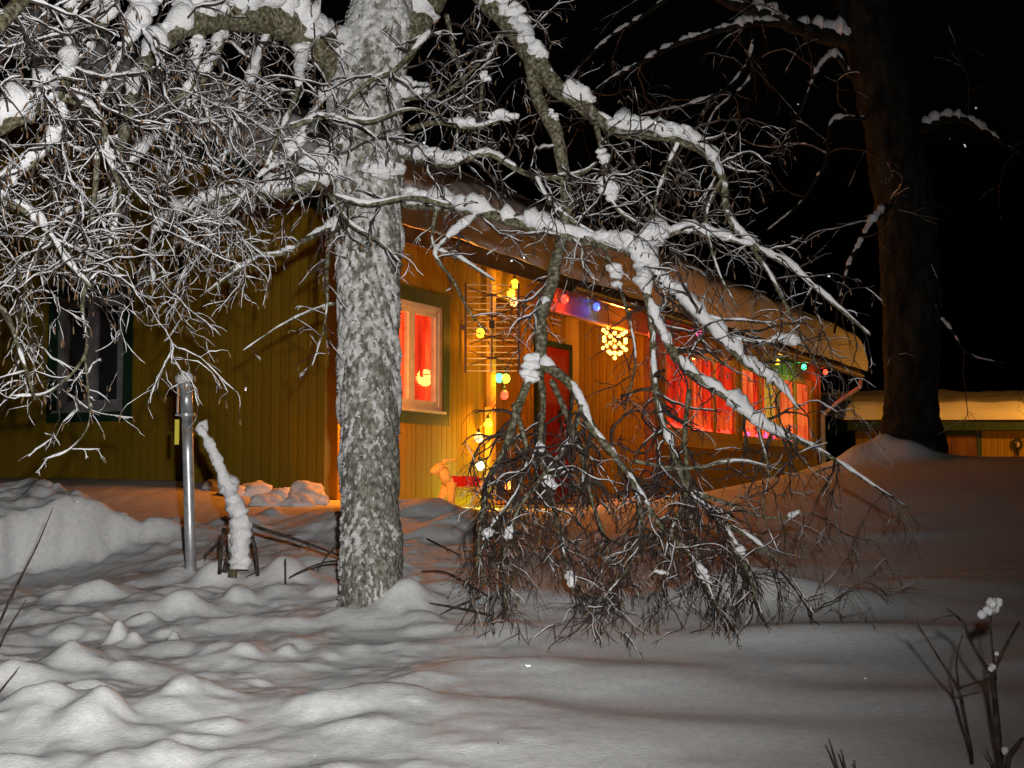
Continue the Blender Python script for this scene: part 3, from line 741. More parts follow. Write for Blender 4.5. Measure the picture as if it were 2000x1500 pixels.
for i in range(120):
    a = R7.uniform(0, 6.283); c = np.array([.11 * math.cos(a), -.03, .12 * math.sin(a)]); d = R7.normal(0, 1, 3); d /= np.linalg.norm(d); m.tube([c, c + d * .06], [.01, .003], 4)
m.build('greens', M['wreath'], nl)
m = MB(); m.lathe([(.02, -.3), (.05, -.12), (.06, -.1)], (0, -.04, 0), 8); m.build('lamp_body', M['black'], nl)
m = MB(); m.lathe([(.03, -.06), (.04, 0), (.03, .05)], (0, -.05, 0), 8); m.build('globe', M['white'], nl)
point(None, (n0[0] + 6.5, FZ - 4.0, 4.6), (1, .38, .04), 800, .15, 'yard_lamp')
point(house, (.2, -.36, 1.15), (1, .26, .02), 110, .06, 'corner_lamp')
_q = px(1738, 700, 18.0); point(None, tuple(_q), (1, .34, .07), 34, .12, 'yard_lamp')

# ------------------------------------------------------------------ trees
def catmull(P, step):
    P = np.asarray(P, float); Q = np.vstack([2 * P[0] - P[1], P, 2 * P[-1] - P[-2]]); out = []
    for i in range(1, len(Q) - 2):
        n = max(2, int(np.linalg.norm(Q[i + 1, :3] - Q[i, :3]) / step))
        for t in np.arange(n) / n:
            a, b, c, d = Q[i - 1], Q[i], Q[i + 1], Q[i + 2]
            out.append(.5 * ((2 * b) + (c - a) * t + (2 * a - 5 * b + 4 * c - d) * t * t + (3 * b - a - 3 * c + d) * t ** 3))
    out.append(P[-1]); return np.array(out)
def n1d(t, s): return vnoise(np.asarray(t, float), np.full(len(t), s * 1.37), int(s) % 977)

WOOD = []
class Growth:
    def __init__(self, seed): self.r = np.random.RandomState(seed); self.tw = MB(); self.sn = MB(); self.ck = MB(); self.count = 0
    def path(self, p, d, L, n, droop, wig):
        pts = [p]; st = L / n
        for i in range(n):
            d = d + self.r.normal(0, wig, 3) + np.array([0, 0, -droop / n]); d = d / np.linalg.norm(d); p = p + d * st; pts.append(p)
        return np.array(pts), d
    def snow(self, pts, rad, amt, sides=4):
        """snow lying on the upper side, thin or missing on steep stretches"""
        n = len(pts); t = np.gradient(pts, axis=0); t /= np.linalg.norm(t, axis=1)[:, None] + 1e-9
        flat = np.sqrt(np.clip(1 - t[:, 2] ** 2, 0, 1))
        k = self.r.uniform(.0, 1.0, n) * .9 + .35
        s = rad * k * (.35 + .65 * flat) * amt
        P = pts + np.stack([np.zeros(n), np.zeros(n) - rad * .15, rad * .55 * flat + s * .35], 1)
        s[0] *= .4; s[-1] *= .5
        self.sn.tube(P, np.maximum(s, .0004), sides, cap=False)
    def twig(self, p, d, L, r0, lvl, o):
        n = max(3, int(L / (.032 if lvl > 1 else .02)))
        pts, dl = self.path(p, d, L, n, o['droop'] * (.6 if lvl > 1 else .35), o['wig'])
        rad = np.linspace(r0, max(.0009, r0 * .32), len(pts))
        self.tw.tube(pts, rad, 4 if lvl > 1 else 3, cap=False); self.count += 1
        if o['frost'] > 0 and (self.r.rand() < o['fcov']):
            self.snow(pts, np.maximum(rad * 1.05, .0026 if lvl > 1 else .0014), o['frost'] * self.r.uniform(.45, 1.3) * (1.15 if lvl > 1 else 1.0))
        if lvl == 1 and self.r.rand() < o['catkin']:
            c = pts[-1]; dd = dl * .4 + np.array([0, 0, -.8]); l = self.r.uniform(.015, .032)
            self.ck.tube([c, c + dd * l * .5, c + dd * l], [.0015, .0036, .0015], 4, cap=False)
        if lvl > 1:
            k = max(2, int(L * o['den'] * (1.0 if lvl > 2 else 1.5)))
            for i in range(k):
                f = self.r.uniform(.12, 1.0); j = min(len(pts) - 2, int(f * (len(pts) - 1))); b = pts[j] + (pts[j + 1] - pts[j]) * self.r.rand()
                t = pts[j + 1] - pts[j]; t /= np.linalg.norm(t)
                e = t * self.r.uniform(.5, 1.1) + self.r.normal(0, o.get('spread', .5), 3) + np.array(o.get('bias', (0, 0, 0))) * .5; e /= np.linalg.norm(e)
                self.twig(b, e, L * self.r.uniform(.22, .5) if lvl > 2 else L * self.r.uniform(.25, .6), max(.0014, rad[j] * .62), lvl - 1, o)
    def limb(self, poly, o, limbs):
        P = catmull(poly, .02); pts = P[:, :3]; rad = P[:, 3]
        m = len(pts); wob = np.stack([n1d(np.arange(m) * .11, self.r.randint(900)) - .5 for _ in range(3)], 1)
        pts = pts + wob * np.minimum(rad, .02)[:, None] * o.get('gnarl', 1.3)
        WOOD.append(np.hstack([pts, rad[:, None]])[::2])
        mb = MB(); mb.tube(pts, rad * (1 + .25 * (n1d(np.arange(m) * .5, self.r.randint(900)) - .5)), 10 if rad.max() > .02 else 7)
        if o['snow'] > 0:
            t = np.gradient(pts, axis=0); t /= np.linalg.norm(t, axis=1)[:, None] + 1e-9
            flat = np.sqrt(np.clip(1 - t[:, 2] ** 2, 0, 1)); sd = self.r.randint(900)
            k = .34 + 1.05 * n1d(np.arange(m) * .3, sd) + .55 * (n1d(np.arange(m) * .8, sd + 1) - .5) - o.get('gap', .45) * smooth(.55, .8, n1d(np.arange(m) * .09, sd + 2)) * 1.6
            s = np.maximum(rad, .0042) * np.clip(k, .1, 2) * (.35 + .65 * flat) * o['snow']
            pp = pts + np.stack([np.zeros(m), -rad * .25 * (1 - flat) - .1 * rad, rad * .5 * flat + s * .42], 1)
            s[0] *= .3; s[-1] *= .4
            sm = MB(); sm.tube(pp, s, 12, jit=.5, seed=sd)
        else: sm = None
        # side branches
        step = np.linalg.norm(np.diff(pts, axis=0), axis=1); acc = np.concatenate([[0], np.cumsum(step)]); Ltot = acc[-1]
        for i in range(int(Ltot * o['nb'])):
            f = self.r.uniform(o.get('from', .03), 1.0); j = min(m - 2, int(np.searchsorted(acc, f * Ltot)))
            b = pts[j]; t = pts[j + 1] - pts[j]; t /= np.linalg.norm(t) + 1e-9
            e = t * self.r.uniform(.2, .8) + self.r.normal(0, o.get('spread', .6), 3) * np.array([1, .8, 1]) + np.array(o.get('bias', (0, 0, 0))); e /= np.linalg.norm(e)
            self.twig(b, e, self.r.uniform(*o['len']), min(.0085, max(.0032, rad[j] * .55)), o.get('lvl', 3), o)
        return mb, sm

def ring_noise(S, A, sc, seed):
    """noise on a cylinder, periodic round it"""
    return fbm(np.cos(A) * sc + S * .0 + 20, np.sin(A) * sc + S, seed, 4)
def trunk_mesh(poly, sides, step, seed, disp, grain):
    P = catmull(poly, step); pts, rad = P[:, :3], P[:, 3]; m = len(pts)
    a = np.arange(sides) * 2 * math.pi / sides
    S = np.concatenate([[0], np.cumsum(np.linalg.norm(np.diff(pts, axis=0), axis=1))])
    A, SS = np.meshgrid(a, S)
    h = disp * (ring_noise(SS * 6, A, 1.2, seed) * 1.2 + ring_noise(SS * grain, A, 4.5, seed + 3) * .9)
    return pts, rad, A, SS, h
def ring_build(pts, R, A, name, mt, parent):
    m, s = A.shape
    v = pts[:, None, :] + np.stack([np.cos(A) * R, np.sin(A) * R, np.zeros_like(A)], -1)
    i = np.arange(m * s).reshape(m, s); j = np.roll(i, -1, axis=1)
    q = np.stack([i[:-1], j[:-1], j[1:], i[1:]], -1).reshape(-1, 4)
    mb = MB(); mb.v.append(v.reshape(-1, 3)); mb.f = [tuple(x) for x in q.tolist()]; mb.n = m * s
    return mb.build(name, M[mt], parent, smooth=True)

def P4(*rows): return [np.append(px(x, y, Z), r) for (x, y, Z, r) in rows]
# ---- the birch
birch = empty('birch_tree', tuple(px(727, 1195, 7.0))); tag(birch, 'snow-laden birch with bent drooping branches in the torch light before the house', 'tree')
B0 = np.array(px(727, 1195, 7.0))
def child_fix(o): o.location = tuple(-B0); return o
TR = P4((735,1260,7,.155),(728,1190,7,.148),(726,1090,7,.145),(723,980,7,.140),(721,850,7,.136),(720,720,7,.137),(722,600,7,.140),(722,480,7,.145),(720,360,7,.150),(716,250,7,.160),(716,170,7,.172),(728,95,7,.165),(745,20,7.0,.15),(752,-80,7.0,.13),(745,-220,7.05,.11),(750,-400,7.1,.08))
pts, rad, A, SS, h = trunk_mesh(TR, 110, .008, 5, .022, 26)
child_fix(ring_build(pts, rad[:, None] + h, A, 'trunk', 'bark', birch))
hs = pts[:, 2][:, None] + 0 * A
fr = fbm(np.cos(A) * 2.2 + 9, np.sin(A) * 2.2 + SS * 5.5, 41, 4, .62)
up = smooth(1.1, 3.3, hs)
side = .06 * np.cos(A - math.radians(215))                     # wind-packed on the side towards the camera and left
fine = fbm(np.cos(A) * 10, np.sin(A) * 10 + SS * 42, 44, 3, .7)
th = np.clip((fr * (.35 + .5 * up) + fine * .8 + side + .17 * up - .125) * .09, -.012, .02)
child_fix(ring_build(pts, rad[:, None] + h * .6 + th, A, 'trunk_snow', 'frost', birch))
TRW = np.hstack([pts, rad[:, None]])

base = dict(snow=1.15, nb=13, len=(.18, .5), droop=.9, wig=.25, den=13, frost=1.0, fcov=.7, catkin=.25, lvl=3)
def O(**k): d = dict(base); d.update(k); return d
LEFT = O(nb=15, len=(.2, .65), frost=1.35, fcov=.9, snow=2.0, den=15, gap=.3, bias=(0, .3, 0), catkin=.45, droop=1.1)
RIGHT = O(nb=11, frost=.95, fcov=.55)
FAN = O(nb=30, len=(.16, .46), droop=1.0, frost=.75, fcov=.3, catkin=.1, den=13, snow=.9, gap=.7, wig=.27, bias=(0, 0, -.28), spread=.5)
FAN['from'] = .14; FAN['droop'] = 1.4; FAN['nb'] = 33
THICK = O(nb=7, snow=1.15, len=(.2, .5))
LIMBS = [
 # left side
 (P4((705,190,7,.085),(640,100,6.9,.085),(560,50,6.75,.08),(470,30,6.55,.07),(390,45,6.35,.055),(320,85,6.2,.042),(265,160,6.05,.032),(245,260,5.95,.022),(225,380,5.85,.014),(205,520,5.8,.008)), O(nb=11, snow=1.2, len=(.2,.55), frost=1.2, fcov=.8, catkin=.4, droop=1.1, bias=(0, .3, 0), gap=.1)),
 (P4((700,315,7,.05),(640,345,6.9,.042),(560,372,6.8,.034),(470,385,6.7,.028),(400,400,6.6,.022),(340,418,6.5,.016),(295,470,6.4,.011),(300,560,6.3,.006)), O(nb=11, snow=1.7, len=(.15,.4), frost=1.1, bias=(0, .3, 0), gap=.1)),
 (P4((-170,330,5.2,.05),(0,238,5.3,.042),(60,210,5.35,.036),(115,182,5.4,.03),(130,110,5.5,.024),(135,40,5.6,.02),(150,-60,5.7,.016)), O(**{**LEFT, 'snow': 1.7, 'gap': 0})),
 (P4((118,188,5.4,.019),(170,205,5.5,.015),(202,245,5.55,.012),(208,300,5.6,.010),(235,380,5.65,.008),(215,480,5.7,.006)), LEFT),
 (P4((112,192,5.4,.018),(118,255,5.35,.016),(65,315,5.3,.015),(25,350,5.3,.013),(-30,430,5.3,.01)), LEFT),
 (P4((-80,110,5.0,.035),(10,32,5.1,.03),(60,-20,5.2,.028)), LEFT),
 (P4((395,65,6.35,.024),(383,130,6.3,.021),(372,172,6.25,.017),(310,215,6.2,.012),(275,245,6.15,.008)), LEFT),
 (P4((440,60,6.5,.03),(405,135,6.4,.024),(378,190,6.35,.018),(340,270,6.3,.012),(330,350,6.3,.008)), LEFT),
 (P4((-120,380,5.3,.02),(20,400,5.4,.015),(90,450,5.5,.012),(140,520,5.5,.009),(180,560,5.5,.006)), LEFT),
 (P4((190,300,5.6,.012),(178,420,5.65,.010),(172,520,5.65,.009),(160,600,5.65,.008),(165,690,5.6,.006),(100,765,5.6,.0045),(20,775,5.55,.003)), O(nb=10, len=(.08,.28), frost=1.3, fcov=.9)),
 (P4((165,690,5.6,.005),(172,770,5.6,.0045),(172,830,5.6,.004),(135,878,5.6,.003),(85,898,5.6,.002)), O(nb=14, len=(.04,.12), frost=1.4, fcov=1, snow=.9)),
 (P4((-100,560,5.4,.012),(0,600,5.4,.01),(40,690,5.4,.008),(70,780,5.4,.005)), O(nb=12, len=(.08,.3), frost=1.3, fcov=.9)),
 (P4((330,250,6.2,.016),(270,300,6.0,.013),(225,370,5.9,.011),(120,420,5.7,.008),(60,520,5.6,.006),(40,640,5.6,.004)), LEFT),
 (P4((520,60,6.7,.02),(500,130,6.6,.015),(470,210,6.5,.012),(440,300,6.4,.009),(420,400,6.35,.006)), LEFT),
 (P4((600,80,6.8,.02),(580,170,6.6,.014),(550,250,6.5,.01),(520,330,6.5,.007)), LEFT),
 (P4((240,-40,5.8,.026),(200,40,5.75,.022),(170,100,5.7,.018),(120,150,5.65,.014),(60,190,5.6,.01)), LEFT),
 (P4((330,-60,6,.024),(290,20,5.95,.02),(250,90,5.9,.015),(210,150,5.85,.012),(190,220,5.8,.008)), LEFT),
 (P4((660,440,6.9,.02),(600,470,6.75,.014),(555,492,6.65,.011),(500,505,6.6,.009),(440,545,6.5,.007),(390,580,6.45,.004)), O(nb=10, len=(.08,.3), frost=1.2, fcov=.8)),
 (P4((655,590,6.9,.008),(600,612,6.75,.006),(540,640,6.65,.004),(475,685,6.6,.002)), O(nb=5, len=(.04,.1), frost=1.2, fcov=.8)),
 (P4((660,420,6.85,.014),(640,500,6.75,.01),(640,580,6.7,.007),(630,650,6.7,.004),(610,715,6.7,.002)), O(nb=22, len=(.06,.22), frost=.8, fcov=.5)),
 (P4((690,250,6.95,.022),(650,300,6.8,.016),(600,330,6.7,.012),(560,320,6.6,.009),(500,290,6.5,.006)), O(nb=14, frost=1.1)),
 (P4((650,170,6.9,.014),(600,240,6.7,.011),(570,300,6.6,.008),(500,350,6.5,.006),(430,440,6.4,.004),(350,500,6.4,.003)), LEFT),
 # crossing in front of the trunk
 (P4((560,250,6.6,.014),(640,225,6.55,.012),(720,235,6.5,.010),(800,215,6.5,.007),(860,225,6.5,.004)), O(nb=16, len=(.1,.35), frost=1.2, fcov=.8)),
 (P4((880,400,6.6,.013),(800,385,6.55,.011),(720,400,6.5,.009),(650,380,6.5,.006)), O(nb=16, len=(.1,.35), frost=1.2, fcov=.8)),
 (P4((840,60,6.7,.014),(780,130,6.6,.011),(720,160,6.55,.009),(660,220,6.5,.006)), O(nb=15, len=(.1,.35), frost=1.2, fcov=.8)),
 (P4((640,380,6.6,.011),(690,440,6.55,.009),(740,470,6.55,.007),(790,520,6.55,.004)), O(nb=15, len=(.08,.28), frost=1.2, fcov=.8)),
 # trunk, right side
 (P4((735,150,7,.10),(800,60,7.05,.085),(850,-20,7.1,.072),(890,-62,7.1,.064),(930,-30,7.05,.06),(985,40,7,.054),(1040,108,6.9,.048),(1080,165,6.85,.042),(1130,198,6.8,.038),(1165,228,6.8,.034),(1215,258,6.75,.032),(1270,262,6.75,.03),(1330,276,6.7,.028),(1385,305,6.7,.023),(1412,350,6.65,.019),(1425,420,6.6,.015),(1465,475,6.6,.013),(1545,525,6.55,.012),(1625,592,6.5,.009),(1700,655,6.5,.005)), O(nb=9, snow=1.35, gap=.2)),
 (P4((1040,110,6.9,.034),(1048,190,6.85,.034),(1085,260,6.8,.033),(1104,330,6.8,.031),(1108,410,6.75,.03),(1090,480,6.7,.028),(1078,560,6.65,.027),(1058,640,6.6,.027),(1050,715,6.55,.026)), O(nb=7, snow=.95, gap=.7)),
 (P4((1050,710,6.55,.021),(1015,780,6.52,.019),(985,870,6.5,.015),(950,960,6.45,.011),(935,1060,6.4,.007),(950,1140,6.4,.004)), FAN),
 (P4((1052,715,6.55,.024),(1105,745,6.5,.022),(1150,810,6.45,.02),(1185,870,6.4,.016),(1235,940,6.35,.013),(1280,1010,6.3,.011),(1350,1090,6.25,.008),(1400,1180,6.2,.004)), O(**{**FAN, 'snow': 1.0})),
 (P4((1060,725,6.55,.016),(1058,800,6.5,.014),(1055,880,6.45,.013),(1075,960,6.4,.011),(1095,1060,6.35,.008),(1120,1160,6.3,.004)), O(**{**FAN, 'snow': .95})),
 (P4((1140,790,6.45,.014),(1110,860,6.45,.012),(1060,930,6.4,.01),(1010,1000,6.4,.008),(985,1090,6.4,.006),(990,1210,6.4,.005)), FAN),
 (P4((1075,740,6.5,.014),(1130,860,6.5,.012),(1150,960,6.45,.01),(1180,1050,6.4,.007),(1210,1140,6.4,.004)), FAN),
 (P4((1000,790,6.5,.012),(1030,880,6.5,.01),(1010,960,6.45,.008),(960,1030,6.4,.006),(930,1110,6.35,.004)), FAN),
 (P4((1235,940,6.35,.012),(1250,1020,6.3,.010),(1230,1100,6.3,.007),(1180,1170,6.25,.004)), FAN),
 (P4((785,395,7,.03),(860,405,6.9,.027),(950,418,6.8,.025),(1030,440,6.75,.025),(1110,462,6.7,.024),(1190,480,6.65,.024),(1250,498,6.6,.024)), O(nb=9, snow=1.75, gap=.1)),
 (P4((1240,494,6.6,.024),(1292,540,6.6,.022),(1340,595,6.55,.022),(1400,655,6.5,.02),(1455,708,6.5,.017),(1530,760,6.45,.012),(1560,800,6.4,.005)), O(nb=15, snow=2.7, gap=0)),
 (P4((1225,492,6.65,.02),(1270,475,6.6,.02),(1335,452,6.6,.014),(1400,462,6.6,.01),(1470,480,6.55,.007)), O(nb=8, snow=2.4, gap=.1, len=(.12,.35))),
 (P4((1250,500,6.6,.022),(1268,580,6.55,.02),(1300,662,6.52,.02),(1345,725,6.5,.02),(1420,775,6.45,.018),(1475,825,6.45,.016),(1545,855,6.4,.011)), O(nb=15, snow=2.2, gap=.1, frost=.6)),
 (P4((1540,853,6.4,.012),(1615,888,6.4,.010),(1700,942,6.35,.006),(1775,992,6.3,.003)), O(nb=14, snow=.9, gap=.8, frost=.4)),
 (P4((1262,560,6.6,.016),(1276,680,6.55,.016),(1286,790,6.5,.015),(1312,880,6.45,.014),(1345,955,6.4,.012),(1400,1012,6.35,.011),(1445,1082,6.3,.009),(1490,1205,6.25,.004)), O(**{**FAN, 'snow': 1.3, 'from': .2})),
 (P4((1345,760,6.5,.012),(1335,850,6.45,.011),(1342,950,6.4,.01),(1310,1040,6.35,.007),(1290,1130,6.3,.004)), O(**{**FAN, 'from': .15})),
 (P4((1345,955,6.4,.010),(1420,985,6.35,.008),(1500,1010,6.3,.006),(1600,1000,6.3,.003)), O(**{**FAN, 'nb': 14})),
 (P4((1400,1010,6.35,.01),(1480,1060,6.3,.008),(1540,1120,6.3,.005),(1590,1200,6.3,.002)), O(**{**FAN, 'nb': 13})),
 (P4((1480,830,6.45,.008),(1500,920,6.4,.006),(1490,1000,6.4,.004),(1520,1080,6.4,.002)), O(**{**FAN, 'nb': 12})),
 (P4((1240,900,6.4,.010),(1330,915,6.4,.009),(1450,900,6.4,.006),(1560,930,6.4,.003)), O(**{**FAN, 'nb': 9})),
 (P4((790,300,7,.022),(870,322,6.9,.017),(950,300,6.85,.014),(1010,330,6.8,.013),(1060,346,6.8,.012),(1130,340,6.75,.010),(1165,318,6.75,.006)), O(nb=13, frost=1.1, snow=1.3)),
 (P4((790,190,7,.014),(860,185,6.9,.010),(930,130,6.9,.007),(970,80,6.9,.004)), O(nb=12, frost=.6, snow=.5)),
 (P4((870,30,7.1,.014),(888,100,7.05,.012),(905,190,7,.010),(892,270,6.95,.007),(900,350,6.9,.004)), O(nb=12)),
 (P4((1040,340,6.8,.012),(1080,400,6.75,.010),(1130,440,6.7,.008),(1180,470,6.7,.005)), O(nb=12)),
 (P4((930,420,6.8,.013),(870,470,6.75,.011),(850,500,6.7,.009),(885,548,6.7,.008),(912,600,6.65,.006),(930,628,6.65,.004)), O(nb=8, len=(.06,.22), frost=1.1, snow=1.4)),
 (P4((850,410,6.9,.012),(845,480,6.85,.009),(900,505,6.8,.008),(965,548,6.75,.005)), O(nb=10, len=(.06,.22), frost=1.1, snow=1.5)),
 (P4((1100,470,6.7,.010),(1080,530,6.7,.008),(1045,600,6.65,.006),(1010,680,6.6,.003)), O(nb=9, len=(.06,.22))),
 (P4((1160,230,6.8,.014),(1180,320,6.75,.012),(1200,400,6.7,.009),(1250,440,6.65,.006)), O(nb=24, frost=.7)),
 (P4((1330,276,6.7,.012),(1300,340,6.7,.009),(1280,410,6.65,.006),(1330,440,6.6,.003)), O(nb=26, frost=.5)),
 (P4((1412,350,6.65,.012),(1380,420,6.6,.009),(1400,520,6.55,.006),(1440,600,6.5,.004)), O(nb=20, frost=.4)),
 (P4((1470,480,6.55,.010),(1520,570,6.5,.008),(1560,650,6.5,.006),(1600,720,6.5,.003)), O(nb=18, frost=.3)),
 (P4((1400,655,6.5,.010),(1480,670,6.5,.008),(1545,668,6.5,.006),(1600,690,6.5,.004)), O(nb=9, frost=.3)),
 (P4((1180,480,6.65,.010),(1220,590,6.6,.008),(1240,700,6.55,.006),(1220,800,6.5,.004)), O(nb=9, frost=.3, fcov=.3)),
 (P4((985,60,7,.014),(950,120,6.95,.010),(940,200,6.9,.008),(930,290,6.85,.005)), O(nb=15, frost=.9)),
 (P4((800,250,6.95,.016),(850,240,6.9,.012),(920,250,6.85,.009),(990,230,6.8,.006)), O(nb=13, frost=.9)),
]
ntw = 0
for i, (poly, o) in enumerate(LIMBS):
    g = Growth(100 + i)
    mb, sm = g.limb(poly, o, None)
    b = mb.build('branch', M['limb_bark'], birch, smooth=True); b.location = tuple(-B0)
    if sm: sm.build('snow', M['tree_snow'], b, smooth=True)
    if g.tw.n: tag(g.tw.build('twigs', M['twig'], b, smooth=True), kind='stuff')
    if g.sn.n: tag(g.sn.build('twig_snow', M['tree_snow'], b, smooth=True), kind='stuff')
    if g.ck.n: tag(g.ck.build('catkins', M['catkin'], b), kind='stuff')
    ntw += g.count
print('twigs', ntw)
# clumps of snow caught in forks
RC = np.random.RandomState(12)
CL = [(935,150,6.9,.03),(1002,272,6.8,.05),(975,238,6.8,.035),(1050,248,6.8,.032),(1168,314,6.75,.036),(880,264,6.85,.05),(870,355,6.8,.055),(825,285,6.9,.07),(790,300,6.85,.065),(745,330,6.8,.08),(830,345,6.8,.065),(770,345,6.8,.07),(690,345,6.8,.06),(620,310,6.75,.06),(560,295,6.7,.05),(640,130,6.75,.035),(670,105,6.75,.035),
      (745,80,6.8,.09),(745,160,6.82,.11),(735,225,6.84,.07),(230,20,5.9,.09),(190,10,5.9,.08),(270,40,5.95,.07),(520,10,6.6,.14),(590,25,6.7,.12),(630,70,6.75,.10),(470,5,6.5,.11),(400,15,6.3,.08),(85,195,5.3,.045),(35,225,5.25,.055),(115,220,5.35,.032),(100,258,5.3,.042),(70,300,5.3,.04),(30,338,5.25,.045),(55,210,5.28,.05),(10,240,5.22,.06),(215,15,5.7,.07),(245,45,5.75,.06),(160,5,5.6,.05),(130,120,5.4,.03),(100,90,5.3,.03),(45,110,5.3,.025),(185,175,5.5,.024),(260,85,5.9,.035),(300,60,6.0,.04),(345,50,6.1,.04),(410,390,6.5,.05),(450,380,6.6,.05),(500,372,6.65,.055),(560,362,6.7,.06),(600,345,6.75,.06),(365,400,6.45,.035),(325,410,6.4,.03),(470,130,6.3,.03),(415,105,6.3,.04),(395,130,6.3,.035),(150,290,5.4,.02),(40,420,5.3,.03),(15,395,5.3,.03),(140,400,5.5,.022),(85,505,5.4,.02),(560,460,6.6,.022),(480,520,6.5,.02),(225,300,5.6,.03),(1545,665,6.48,.042),(1520,668,6.48,.036),
      (1290,540,6.5,.055),(1280,450,6.55,.07),(1235,475,6.55,.07),(1190,470,6.6,.06),(1330,262,6.65,.055),(1280,245,6.7,.05),(1215,250,6.7,.055),(1140,175,6.75,.06),(1130,210,6.75,.06),(1010,20,6.9,.08),(1060,110,6.85,.07),(1045,725,6.5,.05),(1062,870,6.4,.03),(1075,940,6.38,.035),(1180,430,6.6,.05),(1150,380,6.7,.06),(1185,545,6.6,.045),
      (1560,990,6.25,.022),(1460,1070,6.2,.03),(1340,1140,6.2,.028),(1365,1120,6.2,.022),(1300,1190,6.2,.02),(1090,1135,6.4,.03),(960,1040,6.35,.03),(990,1060,6.35,.03)]
WD = np.vstack(WOOD); TW_ = TRW
for (x, y, Z, r) in CL:
    m = MB(); p = px(x, y, Z)
    dd = np.linalg.norm(WD[:, :3] - p, axis=1); j = int(dd.argmin())
    if dd[j] < .22: p = WD[j, :3] + np.array([0, -.3 * WD[j, 3], WD[j, 3] * .8 + r * .25]); t = WD[min(j + 1, len(WD) - 1), :3] - WD[j, :3]
    elif abs(p[0] - TW_[:, 0]).min() < .2: t = np.array([0, 0, 1.0])
    else: continue
    if np.linalg.norm(t) > .2 or np.linalg.norm(t) < 1e-6: t = np.array([1.0, 0, 0])
    t = t / np.linalg.norm(t)
    m.blob(p, r * .72, RC, (RC.uniform(.9, 1.2), 1, RC.uniform(.65, .85)), .2, 3)
    for k in range(5):
        m.blob(p + t * RC.uniform(-1.1, 1.1) * r + RC.normal(0, 1, 3) * np.array([.2, .2, .12]) * r, r * RC.uniform(.35, .62), RC, (RC.uniform(1.0, 1.3), 1, RC.uniform(.6, .9)), .2, 3)
    m.build('snow_clump', M['tree_snow'], birch, smooth=True, loc=tuple(-B0))

# ---- the dark tree on the right
T2 = px(1772, 900, 13.0); tree2 = empty('dark_tree', tuple(T2)); tag(tree2, 'tall dark tree with rough bark and a snow drift at its foot', 'tree')
TR2 = P4((1776,960,13,.36),(1776,890,13,.31),(1780,800,13,.23),(1782,700,13,.245),(1778,560,13,.245),(1768,430,13,.245),(1752,320,13,.245),(1730,200,13,.245),(1705,90,13,.235),(1690,0,13,.26),(1672,-120,13,.25),(1660,-350,13,.22))
pts, rad, A, SS, h = trunk_mesh(TR2, 56, .03, 15, .06, 14)
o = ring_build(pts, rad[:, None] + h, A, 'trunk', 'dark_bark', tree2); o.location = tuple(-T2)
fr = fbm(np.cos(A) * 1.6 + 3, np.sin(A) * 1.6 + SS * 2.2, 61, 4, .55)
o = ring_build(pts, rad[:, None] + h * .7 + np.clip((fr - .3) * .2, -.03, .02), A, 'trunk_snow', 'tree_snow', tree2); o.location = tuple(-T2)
D2 = dict(snow=1.2, nb=3, len=(.4, 1.0), droop=.8, wig=.12, den=5, frost=.9, fcov=.5, catkin=0, lvl=3, gap=.3)
for i, poly in enumerate([
  P4((1690,90,13,.09),(1610,68,12.9,.075),(1540,50,12.8,.06),(1470,20,12.7,.05),(1400,-5,12.6,.04),(1320,-50,12.5,.03)),
  P4((1540,45,12.8,.03),(1470,45,12.6,.03),(1400,62,12.5,.028),(1320,85,12.4,.024),(1260,118,12.3,.02),(1180,165,12.2,.014),(1110,220,12.1,.008)),
  P4((1300,0,12.5,.022),(1240,40,12.4,.018),(1170,90,12.3,.013),(1110,160,12.2,.008)),
  P4((1470,60,12.7,.022),(1465,110,12.7,.018),(1420,170,12.6,.016),(1360,200,12.6,.012),(1250,225,12.5,.006)),
  P4((1470,110,12.7,.016),(1460,160,12.7,.014),(1400,215,12.6,.012),(1375,260,12.6,.006)),
  P4((1660,150,12.9,.03),(1630,110,12.8,.025),(1600,130,12.7,.02),(1560,220,12.6,.014),(1520,300,12.5,.008)),
  P4((1690,230,12.9,.02),(1625,240,12.8,.018),(1610,320,12.7,.018),(1560,400,12.7,.012),(1500,450,12.6,.006)),
  P4((1800,250,13,.05),(1870,230,13.1,.035),(1930,260,13.2,.02),(1990,300,13.2,.01)),
  P4((1790,560,13,.03),(1840,620,12.8,.02),(1890,690,12.7,.012),(1960,710,12.7,.005)),
  P4((1760,380,13,.04),(1700,440,12.6,.03),(1650,540,12.4,.018),(1630,650,12.3,.008))]):
    g = Growth(300 + i); mb, sm = g.limb(poly, D2, None)
    b = mb.build('branch', M['dark_bark'], tree2, smooth=True); b.location = tuple(-T2)
    sm.build('snow', M['tree_snow'], b, smooth=True)
    if g.tw.n: tag(g.tw.build('twigs', M['twig'], b, smooth=True), kind='stuff')
    if g.sn.n: tag(g.sn.build('twig_snow', M['tree_snow'], b, smooth=True), kind='stuff')

